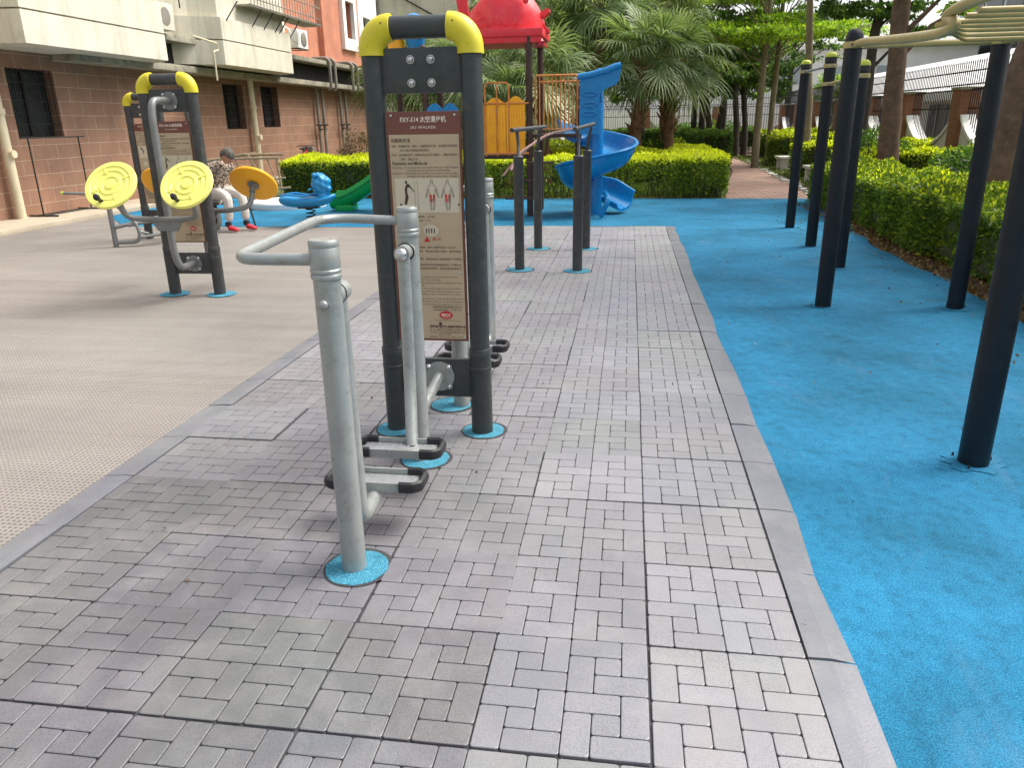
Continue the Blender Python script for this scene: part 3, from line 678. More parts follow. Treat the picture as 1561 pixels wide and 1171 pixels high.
ptube('grip', [(-.95, -.85, .76), (-.52, -.80, .74), (-.26, -.80, .72)], .020)
b = MB(); b.tube([(-.955, -.85, .76), (-.925, -.848, .759)], .026, 12); b.build('grip_end', M['lime'], LP)
ptube('swing_link', [(-.26, -.86, .72), (-.25, -.87, .50)], .024)
# ------------------------------------------------------------------ low parallel bars on four grey posts
PB = thing('parallel_bars', 'low grey parallel bars on four posts standing in front of the yellow play panels', 'exercise machine', (-.98, 7.4, 0))
for i, (x, y, dx, lean) in enumerate([(-1.33, 6.61, -.03, -.10), (-.66, 6.57, -.02, .10), (-1.29, 8.15, .06, .10), (-.65, 8.17, .05, -.10)]):
    X, Y = x + .98, y - 7.4
    b = MB(); b.lathe([(.056, -.02), (.056, 1.235), (.0595, 1.240), (.0595, 1.262), (.05, 1.272), (.0001, 1.274)], (X, Y, 0), 24); po = b.build('post', M['graphite2'], PB)
    d = 1 if Y < 0 else -1
    b = MB(); b.tube(fillet([(X, Y, 1.26), (X + dx * .3, Y + d * .10, 1.40), (X + dx, Y + d * .10, 1.55)], .08, 5), .019, 12); b.build('bar_support', M['graphite2'], po)
    plug(x, y, .155, .004, 30 + i)
for x0, x1, z0, z1 in ((-1.36, -1.22, 1.545, 1.56), (-.69, -.58, 1.545, 1.585)):
    b = MB(); b.tube([(x0 + .98, 6.35 - 7.4, z0), (x1 + .98, 8.45 - 7.4, z1)], .023, 14); b.build('bar', M['graphite2'], PB)

# ------------------------------------------------------------------ pull-up bars: three dark posts, bars at two heights
PU = thing('pull_up_bars', 'three dark posts with lime caps and pull-up bars at two heights', 'exercise machine', (2.32, 8.6, 0))
for (x, y, h) in ((2.4, 10.42, 2.30), (2.32, 8.57, 2.27), (2.3, 7.02, 2.08)):
    X, Y = x - 2.32, y - 8.6
    b = MB(); b.lathe([(.070, -.02), (.070, h)], (X, Y, 0), 22); po = b.build('post', M['navy'], PU)
    c = MB(); c.lathe([(.072, h - .002), (.072, h + .05), (.068, h + .055)], (X, Y, 0), 22); c.build('cap_ring', M['rubber'], po)
    c = MB(); c.lathe([(.072, h + .05), (.074, h + .058), (.066, h + .085), (.045, h + .105), (.0001, h + .112)], (X, Y, 0), 22); c.build('cap', M['lime'], po)
    for z in ([h - .05] if y != 8.57 else [h - .05, 2.01]):
        c = MB(); c.lathe([(.072, z - .022), (.082, z - .022), (.082, z + .022), (.072, z + .022)], (X, Y, 0), 24); c.build('collar', M['tan_pipe'], po)
        bolt(po, (X - .03, Y - .083, z), (0, -1, 0), .008); bolt(po, (X + .03, Y - .083, z), (0, -1, 0), .008)
    plug_q = MB(); q = random.Random(int(y * 10))
    plug_q.add([(x + .12 * (1 + .15 * q.uniform(-1, 1)) * math.cos(a * PI / 10), y + .12 * (1 + .15 * q.uniform(-1, 1)) * math.sin(a * PI / 10), -.006) for a in range(20)], [tuple(range(20))]); o = plug_q.build('surface_patch', M['blue_ground'], smooth=False); o['kind'] = 'structure'
b = MB(); b.tube([(.08, 10.42 - 8.6, 2.25), (0, -.03, 2.22)], .017, 12); b.build('bar', M['metal_plain'], PU)
b = MB(); b.tube([(0, -.03, 2.01), (-.02, 7.02 - 8.6, 2.03)], .019, 12); b.build('bar', M['tan_pipe'], PU)

# ------------------------------------------------------------------ overhead ladder, nearest on the right
OL = thing('overhead_ladder', 'faded yellow wavy overhead ladder on tall dark posts at the near right', 'exercise machine', (2.23, 3.3, 0))
for (x, y) in ((1.68, 5.03), (2.81, 5.04), (1.63, 1.63), (2.80, 1.63)):
    X, Y = x - 2.23, y - 3.3
    b = MB(); b.lathe([(.070, -.02), (.070, 2.235), (.066, 2.26), (.05, 2.29), (.03, 2.302), (.0001, 2.306)], (X, Y, 0), 28); po = b.build('post', M['navy'], OL)
    c = MB(); c.lathe([(.071, 2.155), (.081, 2.155), (.083, 2.165), (.083, 2.195), (.081, 2.205), (.071, 2.205)], (X, Y, 0), 28); c.build('collar', M['tan_pipe'], po)
    bolt(po, (X - .03, Y - .083, 2.18), (0, -1, 0), .008, 'rubber'); bolt(po, (X + .03, Y - .083, 2.18), (0, -1, 0), .008, 'rubber')
    q = MB(); rr_ = random.Random(int(x * 100 + y))
    q.add([(x + .14 * (1 + .2 * rr_.uniform(-1, 1)) * math.cos(a * PI / 10), y + .13 * (1 + .2 * rr_.uniform(-1, 1)) * math.sin(a * PI / 10), -.006) for a in range(20)], [tuple(range(20))]); o = q.build('surface_patch', M['blue_ground'], smooth=False); o['kind'] = 'structure'
    for k in range(4):
        a = rr_.uniform(0, 6); bolt(po, (X + .10 * math.cos(a), Y + .10 * math.sin(a), -.006), (0, 0, 1), .005, 'rubber')
def rail_pts(X):
    P = [(5.03, 2.180), (4.7, 2.178), (4.2, 2.145), (3.6, 2.108), (3.15, 2.088), (2.95, 2.098), (2.93, 2.125), (3.03, 2.150), (3.04, 2.175), (2.90, 2.196), (2.6, 2.206), (2.2, 2.205), (1.9, 2.195), (1.63, 2.180)]
    return [(X - 2.23, y - 3.3, z) for y, z in P]
for X in (1.68, 2.81):
    pts = rail_pts(X); sm = []
    for i in range(len(pts) - 1):
        p0 = Vector(pts[max(0, i - 1)]); p1 = Vector(pts[i]); p2 = Vector(pts[i + 1]); p3 = Vector(pts[min(len(pts) - 1, i + 2)])
        for k in range(5):
            t = k / 5; sm.append(.5 * ((2 * p1) + (-p0 + p2) * t + (2 * p0 - 5 * p1 + 4 * p2 - p3) * t * t + (-p0 + 3 * p1 - 3 * p2 + p3) * t ** 3))
    sm.append(Vector(pts[-1])); b = MB(); b.tube(sm, .031, 14); b.build('side_rail', M['tan_pipe'], OL)
DG = []
for y in (4.42, 4.05, 3.70, 3.40, 3.13, 2.86, 2.62, 2.40, 2.12, 1.9):
    z = float(np.interp(y, [1.63, 2.2, 2.6, 2.9, 3.05, 3.15, 3.6, 4.2, 4.7, 5.03], [2.18, 2.205, 2.206, 2.196, 2.16, 2.088, 2.108, 2.145, 2.178, 2.18]))
    b = MB(); xl = max(1.68, -.112 + .3655 * (y + 2.127)); z = 2.15 if y > 2.5 else 2.19; b.tube(fillet([(1.69 - 2.23, min(y, 3.05 + (y - 3.05) * .12) - 3.3, z - .01), (xl - 2.23 + .02, y - 3.3, z), (2.81 - 2.23, y - 3.3, z)], .10, 6) if y > 3.1 else [(xl - 2.23, y - 3.3, z), (2.81 - 2.23, y - 3.3, z)], .0165, 12); b.build('rung', M['tan_pipe'], OL)
b = MB(); b.tube([(1.68 - 2.23, 1.73, 2.18), (2.81 - 2.23, 1.74, 2.18)], .022, 12); b.build('end_bar', M['tan_pipe'], OL)
b = MB(); b.tube([(1.68 - 2.23, 1.73, 2.17), (2.81 - 2.23, 1.74, 2.18)], .022, 12); b.build('end_bar', M['tan_pipe'], OL)

# ------------------------------------------------------------------ playground structure
PG = thing('playground_tower', 'play tower with red fish roof, yellow panels, orange railing, blue spiral slide and green slide', 'playground', (-2.4, 12.5, 0))
O = Vector((-2.4, 12.5, 0))
def W(x, y, z): return (x - O.x, y - O.y, z)
def pg(name, mat, par=PG):
    def done(b, **k): return b.build(name, M[mat], par, **k)
    return done
for (x, y, h) in ((-1.87, 11.97, 3.0), (-1.80, 13.1, 3.0), (-2.98, 11.97, 3.0), (-2.98, 13.1, 3.0), (-3.15, 12.6, 2.1), (-4.55, 12.05, 2.9), (-3.75, 12.05, 2.9), (-4.55, 13.2, 2.9), (-3.75, 13.2, 2.9), (-1.03, 12.35, 2.2)):
    b = MB(); b.lathe([(.058, -.02), (.058, h), (.03, h + .03), (.0001, h + .035)], W(x, y, 0), 18); po = b.build('post', M['brown_post'], PG)
    for z in (1.55, 2.0, 2.36):
        if z < h: c = MB(); c.lathe([(.059, z - .02), (.066, z - .02), (.066, z + .02), (.059, z + .02)], W(x, y, 0), 18); c.build('clamp', M['brown_post'], po)
b = MB(); b.box(W(-2.42, 12.53, 1.03), (1.1, 1.15, .07), bev=.01); b.build('platform', M['brown_post'], PG)
b = MB(); b.box(W(-1.42, 12.4, 1.38), (.82, .8, .06), bev=.01); b.build('platform', M['brown_post'], PG)
b = MB(); b.box(W(-4.15, 12.62, 1.3), (.85, 1.15, .07), bev=.01); b.build('platform', M['brown_post'], PG)
def panel(x0, x1, y, z0, zt, name='yellow_panel'):
    n = 14; wd = x1 - x0
    poly = [(x0, z0), (x1, z0)] + [(x1 - wd * k / n, zt - .10 + .10 * math.sin(PI * min(1, max(0, (k / n)))) ** 1.5) for k in range(n + 1)]
    T = Matrix.Translation(W(0, y, 0)) @ Matrix.Rotation(R(90), 4, 'X')
    b = MB(); b.prism(poly, .04, T); p = b.build(name, M['yellow_panel'], PG, smooth=False)
    g = MB(); k = 7
    for i in range(k):
        xx = x0 + wd * (i + .5) / k; g.box(W(xx, y - .045, (z0 + zt) / 2 - .07), (wd / k * .55, .012, (zt - z0) - .22), bev=.004)
    g.build('relief', M['yellow_panel'], p)
panel(-2.66, -2.28, 11.93, 1.10, 2.03); panel(-2.27, -1.94, 11.93, 1.10, 2.05); panel(-2.92, -2.67, 11.93, 1.10, 2.03)
b = MB(); b.tube(fillet([W(-2.64, 11.88, 1.05), W(-2.64, 11.88, 2.27), W(-2.22, 11.88, 2.27), W(-2.22, 11.88, 1.05)], .08, 5), .016, 10); b.build('hoop_rail', M['orange_rail'], PG)
b = MB(); b.tube([W(-2.43, 11.87, 1.05), W(-2.43, 11.87, 2.27)], .014, 8); b.build('hoop_rail', M['orange_rail'], PG)
b = MB(); b.tube([W(-2.72, 11.88, 1.93), W(-1.87, 11.88, 1.93)], .014, 8); b.build('hoop_rail', M['orange_rail'], PG)
b = MB(); b.tube([W(-2.72, 11.88, 1.09), W(-1.87, 11.88, 1.09)], .02, 8); b.build('hoop_rail', M['orange_rail'], PG)
rl = MB(); rl.tube(fillet([W(-1.76, 11.95, 1.49), W(-1.76, 11.95, 2.37), W(-1.03, 11.95, 2.37), W(-1.03, 11.95, 1.49)], .05, 4) , .018, 10, closed=True); ro = rl.build('railing', M['orange_rail'], PG)
for i in range(9):
    b = MB(); x = -1.76 + .73 * (i + 1) / 10; b.tube([W(x, 11.95, 1.49), W(x, 11.95, 2.37)], .012, 8); b.build('baluster', M['orange_rail'], ro)
for i in range(3):
    b = MB(); x = -1.62 + .70 * (i + 1) / 9; b.tube([W(x, 12.75, 1.49), W(x, 12.75, 2.30)], .009, 8); b.build('baluster', M['orange_rail'], ro)
b = MB(); b.tube([W(-1.76, 12.75, 2.30), W(-1.03, 12.75, 2.30)], .018, 8); b.build('railing', M['orange_rail'], PG)
for z in (1.85, 2.0):
    b = MB(); b.box(W(-.985, 11.93, z), (.06, .03, .04), bev=.006); b.build('bracket', M['orange_rail'], PG)
# pale worn hand rails of the small stair
m_rail = plain('worn_pink_rail', (.46, .27, .23), .6, 0, .15, 6); M['worn'] = m_rail
b = MB(); b.tube(fillet([W(-2.1, 11.2, .85), W(-1.98, 11.4, 1.12), W(-1.5, 11.7, 1.42), W(-1.05, 11.85, 1.50)], .15, 5), .022, 10); b.build('stair_rail', M['worn'], PG)
b = MB(); b.tube(fillet([W(-2.25, 11.3, .75), W(-2.0, 11.35, 1.05), W(-1.7, 11.75, 1.33), W(-1.5, 11.85, 1.42)], .15, 5), .018, 10); b.build('stair_rail', M['worn'], PG)
for i in range(3):
    b = MB(); b.box(W(-2.0 + i * .18, 11.55, .35 + i * .3), (.5, .22, .03), bev=.008); b.build('step', M['brown_post'], PG)
# red fish roof
def fish():
    b = MB(); xs = np.linspace(-3.02, -1.66, 24); n = 18; vs = []; fs = []
    for i, x in enumerate(xs):
        t = (x + 3.02) / 1.36
        hgt = float(np.interp(t, [0, .08, .25, .5, .72, .88, .96, 1], [.24, .38, .60, .76, .70, .48, .30, .16]))
        wd = float(np.interp(t, [0, .1, .4, .75, .92, 1], [.20, .36, .50, .46, .30, .14]))
        for k in range(n + 1):
            a = PI * k / n
            vs.append(W(x, 12.5 - wd * (1 if math.cos(a) > 0 else -1) * abs(math.cos(a)) ** .75, 3.13 + hgt * max(0, math.sin(a)) ** .8 + .012 * math.sin(k * 2.1) * math.sin(i * 1.9)))
    for i in range(len(xs) - 1):
        for k in range(n): fs.append((i * (n + 1) + k, (i + 1) * (n + 1) + k, (i + 1) * (n + 1) + k + 1, i * (n + 1) + k + 1))
    fs.append(tuple(k for k in range(n + 1))); fs.append(tuple((len(xs) - 1) * (n + 1) + k for k in range(n, -1, -1)))
    b.add(vs, fs); return b
ro = fish().build('fish_roof', M['red'], PG)
sc = MB()
for i in range(6):                                # moulded scales on the flank facing the play area
    for j in range(3):
        x = -2.82 + i * .14 + (j % 2) * .07; z = 3.24 + j * .10
        sc.tube([W(x + .065 * math.cos(a), 12.005 + j * .045 + .0 * a, z + .045 * math.sin(a)) for a in [PI + k * PI / 7 for k in range(8)]], .007, 6)
sc.build('scales', M['red'], ro)
b = MB(); b.box(W(-2.36, 12.5, 3.06), (1.48, 1.24, .13), bev=.03); b.box(W(-2.36, 12.5, 2.96), (1.38, 1.16, .12), bev=.02); b.build('roof_skirt', M['red'], ro)
b = MB(); b.lathe([(.05, 0), (.05, .03), (.03, .045), (.0001, .05)], W(-1.93, 12.06, 3.56), 16, Matrix.Rotation(R(90), 4, 'X')); b.build('eye', M['red'], ro)
for a, dz in ((R(38), .09), (R(-42), -.06)):        # open lips
    b = MB(); b.prism([(0, -.05), (.15, -.035), (.17, .0), (.15, .035), (0, .05)], .26, Matrix.Translation(W(-1.70, 12.63, 3.27 + dz)) @ Matrix.Rotation(R(90), 4, 'X') @ Matrix.Rotation(a, 4, 'Z')); b.build('lip', M['red'], ro)
b = MB(); b.prism([(0, 0), (.12, .05), (.10, .30), (.14, .55), (.02, .60), (-.10, .35), (-.06, .12)], .06, Matrix.Translation(W(-3.12, 12.53, 3.35)) @ Matrix.Rotation(R(90), 4, 'X')); b.build('tail_fin', M['red'], ro)
b = MB(); b.prism([(-.4, 0), (.35, 0), (.2, .22), (-.1, .30), (-.35, .18)], .05, Matrix.Translation(W(-2.4, 12.53, 3.70)) @ Matrix.Rotation(R(90), 4, 'X')); b.build('back_fin', M['red'], ro)
b = MB(); b.tube([W(-1.72, 12.05, 2.98), W(-1.66, 11.98, 2.88)], .06, 10); b.build('roof_foot', M['red'], ro)
# second tower behind the board
for k in range(2):
    T = Matrix.Translation(W(-3.72 + k * .29, 12.03, 1.30)) @ Matrix.Rotation(R(90), 4, 'X')
    b = MB(); b.prism([(0, 0), (.28, 0), (.28, .55)] + [(.28 - .28 * i / 10, .56 + .10 * math.sin(PI * i / 10)) for i in range(11)], .04, T); b.build('blue_panel', M['blue_slide'], PG, smooth=False)
b = MB(); b.lathe([(.20, 2.55), (.16, 2.7), (.15, 3.0), (.13, 3.2), (.19, 3.34), (.17, 3.4), (.0001, 3.42)], W(-4.36, 12.5, 0), 20); b.build('turret', M['yellow_panel'], PG)
b = MB(); b.lathe([(.14, 2.55), (.13, 2.85), (.20, 3.15), (.21, 3.32), (.16, 3.45), (.0001, 3.5)], W(-4.0, 12.5, 0), 20); bl = b.build('roof_figure', M['blue_slide'], PG)
for s, dx in ((1, .17), (-1, -.17)):
    b = MB(); b.prism([(0, 0), (.16 * s, -.07), (.13 * s, -.12), (0, -.10)], .05, Matrix.Translation(W(-4.0 + dx, 12.4, 3.22)) @ Matrix.Rotation(R(90), 4, 'X')); b.build('fin', M['blue_slide'], bl)
b = MB(); b.box(W(-4.15, 12.6, 2.52), (1.15, 1.3, .1), bev=.03); b.build('roof_slab', M['brown_post'], PG)
# green slide
def trough(path, width, wall, thick, name, mat, roll=.035):
    """path: (x, z) pairs in world X; open channel across Y"""
    b = MB(); sec = []
    for k in range(17):
        a = -PI / 2 + PI * k / 16; sec.append((width / 2 * math.sin(a) * (1 if abs(math.sin(a)) < .99 else 1), wall * (1 - math.cos(a)) ** 1.6))
    sec = [(-width / 2 - roll, wall * .9), (-width / 2 - roll * .6, wall + roll)] + [(s[0], s[1] if 0 < i < 16 else wall + roll * .9) for i, s in enumerate(sec)] + [(width / 2 + roll * .6, wall + roll), (width / 2 + roll, wall * .9)]
    n = len(sec); vs = []; fs = []
    for (x, z, y) in path:
        for (dy, dz) in sec: vs.append(W(x, y + dy, z + dz))
        for (dy, dz) in reversed(sec): vs.append(W(x, y + dy * 1.02, z + dz - thick))
    m_ = 2 * n
    for i in range(len(path) - 1):
        for k in range(m_): fs.append((i * m_ + k, i * m_ + (k + 1) % m_, (i + 1) * m_ + (k + 1) % m_, (i + 1) * m_ + k))
    fs.append(tuple(range(m_ - 1, -1, -1))); fs.append(tuple((len(path) - 1) * m_ + k for k in range(m_)))
    b.add(vs, fs); return b.build(name, M[mat], PG)
gp = []
for i in range(25):
    t = i / 24; x = -6.0 + 2.0 * t; z = .05 + 1.2 * max(0, (t - .10) / .90) ** 1.3; gp.append((x, z, 12.95))
trough(gp, .46, .27, .03, 'green_slide', 'green')
b = MB(); b.box(W(-5.72, 12.95, .05), (.35, .40, .12), bev=.03); b.build('slide_foot', M['green'], PG)
# blue spiral slide
SC = (-.70, 12.22)
b = MB(); b.lathe([(.12, -.02), (.12, 1.98), (.0001, 2.0)], W(SC[0], SC[1], 0), 24); b.build('slide_column', M['blue_slide'], PG)
def spiral():
    b = MB(); n = 64; a0 = R(175); turn = R(-475); vs = []; fs = []
    prof = [(.10, .10), (.13, .05), (.22, .0), (.40, .0), (.52, .03), (.60, .10), (.65, .20), (.68, .30), (.70, .33), (.735, .335), (.75, .31), (.735, .285), (.705, .27), (.68, .18), (.62, .06), (.53, -.02), (.40, -.05), (.22, -.05), (.12, -.01)]
    m_ = len(prof)
    for i in range(n + 1):
        t = i / n; tt = min(t, .88) / .88; a = a0 + turn * tt; z = 1.33 - 1.24 * t ** 1.0; st = max(0, t - .88) / .12 * .40; ex, ey = math.sin(a) * st, -math.cos(a) * st
        if t > .90: z = max(z, .085)
        k = 1.0 if t < .9 else 1 - (t - .9) * 1.2
        for (r_, dz) in prof: vs.append(W(SC[0] + ex + r_ * math.cos(a), SC[1] + ey + r_ * math.sin(a), z + (dz if dz < .05 else dz * k)))
    for i in range(n):
        for k in range(m_): fs.append((i * m_ + k, (i + 1) * m_ + k, (i + 1) * m_ + (k + 1) % m_, i * m_ + (k + 1) % m_))
    fs.append(tuple(range(m_))); fs.append(tuple(n * m_ + k for k in range(m_ - 1, -1, -1)))
    b.add(vs, fs); return b
spiral().build('spiral_slide', M['blue_slide'], PG)
b = MB(); b.tube(fillet([W(SC[0] + .12, 11.6, .02), W(SC[0] + .25, 11.55, .30), W(SC[0] + .18, 11.75, .42)], .08, 4), .05, 8); b.build('slide_leg', M['blue_slide'], PG)
# hood over the slide entrance
T = Matrix.Translation(W(-.99, 11.95, 0)) @ Matrix.Rotation(R(90), 4, 'X')
b = MB(); b.prism([(0, 1.40), (.34, 1.40), (.34, 2.00), (.38, 2.09), (.48, 2.15), (.62, 2.20), (.67, 2.28), (.70, 2.46), (.45, 2.38), (.2, 2.33), (0, 2.32)], .06, T); hd = b.build('slide_hood', M['blue_slide'], PG, smooth=False)
b = MB(); b.tube([W(-1.02, 11.90, 2.33), W(-.8, 11.90, 2.36), W(-.55, 11.90, 2.42), W(-.38, 11.90, 2.48), W(-.30, 11.91, 2.50)], [.055, .055, .055, .058, .05], 14); b.build('hood_lip', M['blue_slide'], hd)
b = MB(); b.tube([W(-.33, 11.92, 2.50), W(-.34, 12.5, 2.52)], .045, 12); b.build('hood_lip', M['blue_slide'], hd)
b = MB(); b.box(W(-.66, 12.5, 2.2), (.10, .9, .55), bev=.03); b.build('hood_back', M['blue_slide'], hd)
for z in (2.06, 1.89, 1.74):
    b = MB(); b.tube([W(-.82 + .115 * math.cos(a), 11.882, z + .036 * math.sin(a)) for a in [i * PI / 9 for i in range(18)]], .019, 8, closed=True); b.build('moulded_ring', M['blue_slide'], hd)
b = MB(); b.box(W(-.82, 11.90, 1.50), (.34, .03, .03), bev=.012); b.build('hood_lip', M['blue_slide'], hd)

# ------------------------------------------------------------------ spring rider
SR = thing('spring_rider', 'small blue plastic animal rider on a black coil spring', 'playground ride', (-5.45, 10.42, 0), R(4))
b = MB(); xs = [(-.50, .05, .44, .03), (-.46, .13, .45, .07), (-.35, .19, .44, .10), (-.15, .18, .42, .10), (.05, .17, .42, .10), (.25, .18, .44, .09), (.38, .14, .47, .07), (.46, .06, .505, .035), (.48, .01, .51, .01)]
vs = []; fs = []; n = 20
for (x, hw_, z, hh) in xs:
    for k in range(n):
        a = 2 * PI * k / n; vs.append((x, hw_ * math.cos(a), z + hh * math.sin(a) * (.75 if math.sin(a) > 0 else 1.15)))
for i in range(len(xs) - 1):
    for k in range(n): fs.append((i * n + k, i * n + (k + 1) % n, (i + 1) * n + (k + 1) % n, (i + 1) * n + k))
fs.append(tuple(range(n - 1, -1, -1))); fs.append(tuple((len(xs) - 1) * n + k for k in range(n)))
b.add(vs, fs); bo = b.build('body', M['blue_ride'], SR, sharp=70)
b = MB(); b.tube(fillet([(-.42, -.14, .52), (-.30, -.17, .54), (-.02, -.15, .50), (.08, -.10, .53)], .1, 5), .018, 8); b.tube(fillet([(-.42, .14, .52), (-.30, .17, .54), (-.02, .15, .50), (.08, .10, .53)], .1, 5), .018, 8); b.build('seat_rim', M['blue_ride'], bo)
hd_ = bmesh.new(); bmesh.ops.create_icosphere(hd_, subdivisions=4, radius=.165)
for v in hd_.verts:
    p = v.co.normalized(); f = 1 + .07 * math.sin(p.x * 9 + 1) * math.sin(p.y * 8) + .06 * math.sin(p.z * 11 + p.x * 5) + (.10 * max(0, math.sin(math.atan2(p.z, p.x) * 5)) if abs(p.y) < .7 else 0) * .5
    v.co = Vector((p.x * .155 * f, p.y * .15 * f, p.z * .19 * f)) + Vector((.25, 0, .68))
b = MB(); b.bm(hd_); b.sphere((.37, -.03, .62), .06, (1, 1.2, .8)); b.sphere((.17, -.10, .84), .04); b.sphere((.17, .10, .84), .04); b.sphere((.27, -.04, .50), .09); b.build('head', M['blue_ride'], SR, sharp=80)
b = MB(); b.tube([(.10, -.24, .62), (.10, .24, .62)], .014, 8); b.build('handle', M['blue_ride'], SR)
b = MB(); b.tube([(.02 + .075 * math.cos(t * 2 * PI), .075 * math.sin(t * 2 * PI), .0 + t * .062) for t in [i / 16 for i in range(int(16 * 5))]], .011, 7); b.build('spring', M['spring'], SR)
b = MB(); b.box((.0, 0, .325), (.34, .2, .05), bev=.01); b.build('mount', M['spring'], SR)

# ------------------------------------------------------------------ person on a small seat with a cane
def skin_obj(joints, edges, sub=1):
    me = bpy.data.meshes.new('t'); me.from_pydata([j[:3] for j in joints], edges, [])
    o = bpy.data.objects.new('t', me); COL.objects.link(o)
    md = o.modifiers.new('s', 'SKIN'); md.use_smooth_shade = True
    for i, j in enumerate(joints):
        sv = me.skin_vertices[0].data[i]; rr_ = j[3]; sv.radius = rr_ if isinstance(rr_, tuple) else (rr_, rr_); sv.use_root = (i == 0)
    s2 = o.modifiers.new('d', 'SUBSURF'); s2.levels = sub; s2.render_levels = sub
    bpy.context.view_layer.update(); dg = bpy.context.evaluated_depsgraph_get()
    out = bpy.data.meshes.new_from_object(o.evaluated_get(dg)); bpy.data.objects.remove(o); return out
def join_remesh(meshes, mb, voxel):
    V = []; F = []
    for me in meshes:
        k = len(V); V += [tuple(v.co) for v in me.vertices]; F += [tuple(i + k for i in p.vertices) for p in me.polygons]
    if mb:
        k = len(V); V += mb.v; F += [tuple(i + k for i in f) for f in mb.f]
    me = bpy.data.meshes.new('j'); me.from_pydata(V, [], F); o = bpy.data.objects.new('j', me); COL.objects.link(o)
    r_ = o.modifiers.new('r', 'REMESH'); r_.mode = 'VOXEL'; r_.voxel_size = voxel
    s_ = o.modifiers.new('m', 'SMOOTH'); s_.iterations = 3; s_.factor = .5
    bpy.context.view_layer.update(); out = bpy.data.meshes.new_from_object(o.evaluated_get(bpy.context.evaluated_depsgraph_get())); bpy.data.objects.remove(o)
    bm = bmesh.new(); bm.from_mesh(out); bm.verts.ensure_lookup_table(); seen = set(); isl = []
    for v in bm.verts:
        if v.index in seen: continue
        st = [v]; seen.add(v.index); g = []
        while st:
            q = st.pop(); g.append(q)
            for e in q.link_edges:
                n2 = e.other_vert(q)
                if n2.index not in seen: seen.add(n2.index); st.append(n2)
        isl.append(g)
    isl.sort(key=len)
    bmesh.ops.delete(bm, geom=[v for g in isl[:-1] for v in g], context='VERTS'); bm.to_mesh(out); bm.free(); return out
PE = thing('person', 'seated older person in patterned shirt, white trousers and red shoes, head bowed', 'person', (-6.88, 9.98, 0), R(-20))
def hand(base, d, side, palm_n):
    """joints+edges of a relaxed curled hand"""
    d = Vector(d).normalized(); s = Vector(side).normalized(); nrm = Vector(palm_n).normalized(); B = Vector(base); J = []; E_ = []
    J.append((*B, (.026, .018))); J.append((*(B + d * .05), (.036, .016))); J.append((*(B + d * .08), (.034, .014))); E_ += [(0, 1), (1, 2)]
    fing = [(-.028, .062), (-.010, .072), (.009, .067), (.027, .052)]
    out = []
    for (o_, L) in fing:
        p0 = B + d * .075 + s * o_; p1 = p0 + d * L * .42 + nrm * .006; p2 = p1 + d * L * .28 + nrm * L * .28; p3 = p2 + d * L * .05 + nrm * L * .30
        out.append(([(*p0, .0088), (*p1, .0084), (*p2, .0078), (*p3, .0068)], [(0, 1), (1, 2), (2, 3)]))
    t0 = B + d * .025 - s * .028; t1 = t0 - s * .022 + d * .025 + nrm * .010; t2 = t1 + d * .028 + nrm * .012
    out.append(([(*t0, .011), (*t1, .010), (*t2, .008)], [(0, 1), (1, 2)]))
    return [(J, E_)] + out
hipz = .53
body = [(0, 0, hipz, (.13, .15)), (.03, 0, .66, (.12, .14)), (.10, 0, .79, (.11, .15)), (.18, 0, .90, (.10, .16)), (.25, 0, .965, (.055, .055)), (.30, 0, 1.01, (.048, .05)),
        (.18, -.17, .91, .052), (.16, -.22, .79, .045), (.20, -.24, .70, .038), (.28, -.17, .68, .032), (.36, -.12, .69, .025),
        (.18, .17, .91, .052), (.18, .22, .79, .045), (.23, .22, .70, .038), (.31, .15, .68, .032), (.38, .09, .69, .025),
        (.04, -.09, .52, .085), (.24, -.11, .53, .072), (.39, -.12, .50, .060), (.38, -.12, .30, .048), (.35, -.12, .09, .034), (.43, -.13, .035, .028),
        (.04, .09, .52, .085), (.24, .11, .53, .072), (.41, .13, .50, .060), (.43, .13, .30, .048), (.44, .13, .09, .034), (.52, .14, .035, .028)]
be = [(0, 1), (1, 2), (2, 3), (3, 4), (4, 5), (3, 6), (6, 7), (7, 8), (8, 9), (9, 10), (3, 11), (11, 12), (12, 13), (13, 14), (14, 15), (0, 16), (16, 17), (17, 18), (18, 19), (19, 20), (20, 21), (0, 22), (22, 23), (23, 24), (24, 25), (25, 26), (26, 27)]
ms = [skin_obj(body, be)]
for (bs, dd) in (((.36, -.12, .69), (.9, .35, -.05)), ((.38, .09, .69), (.9, -.3, -.05))):
    for (J, E_) in hand(bs, dd, (-.3, .9, 0), (0, 0, -1)): ms.append(skin_obj(J, E_))
hm = MB(); HT = Matrix.Rotation(R(52), 4, 'Y')
hc = (.365, 0, 1.06)
hm.sphere(hc, .098, (1.0, .80, 1.12), 20, HT)
fw = lambda a, b_, c_: tuple(Vector(hc) + HT.to_3x3() @ Vector((a, b_, c_)))
hm.sphere(fw(.03, 0, -.055), .062, (1, .85, .9), 16, HT); hm.sphere(fw(.102, 0, -.015), .017, (1.1, .9, 1.6), 10, HT)
hm.sphere(fw(.09, 0, .02), .03, (.5, 2.0, .35), 10, HT)
for s in (-1, 1): hm.sphere(fw(0, s * .078, -.01), .026, (.8, .4, 1.2), 10, HT)
hm.sphere(fw(.085, 0, -.058), .02, (.6, 1.3, .4), 10, HT)
me = join_remesh(ms, hm, .0052); me.materials.append(M['skin']); bodyo = link('body', me, PE, sharp=80)
for s in (-1, 1):
    b = MB(); b.sphere(fw(.088, s * .032, .006), .010, (1, 1, .8), 10); b.build('eye', M['void'], PE)
hr = MB(); bm = bmesh.new(); bmesh.ops.create_uvsphere(bm, u_segments=24, v_segments=16, radius=.108)
bmesh.ops.scale(bm, vec=(1.0, .84, 1.08), verts=bm.verts)
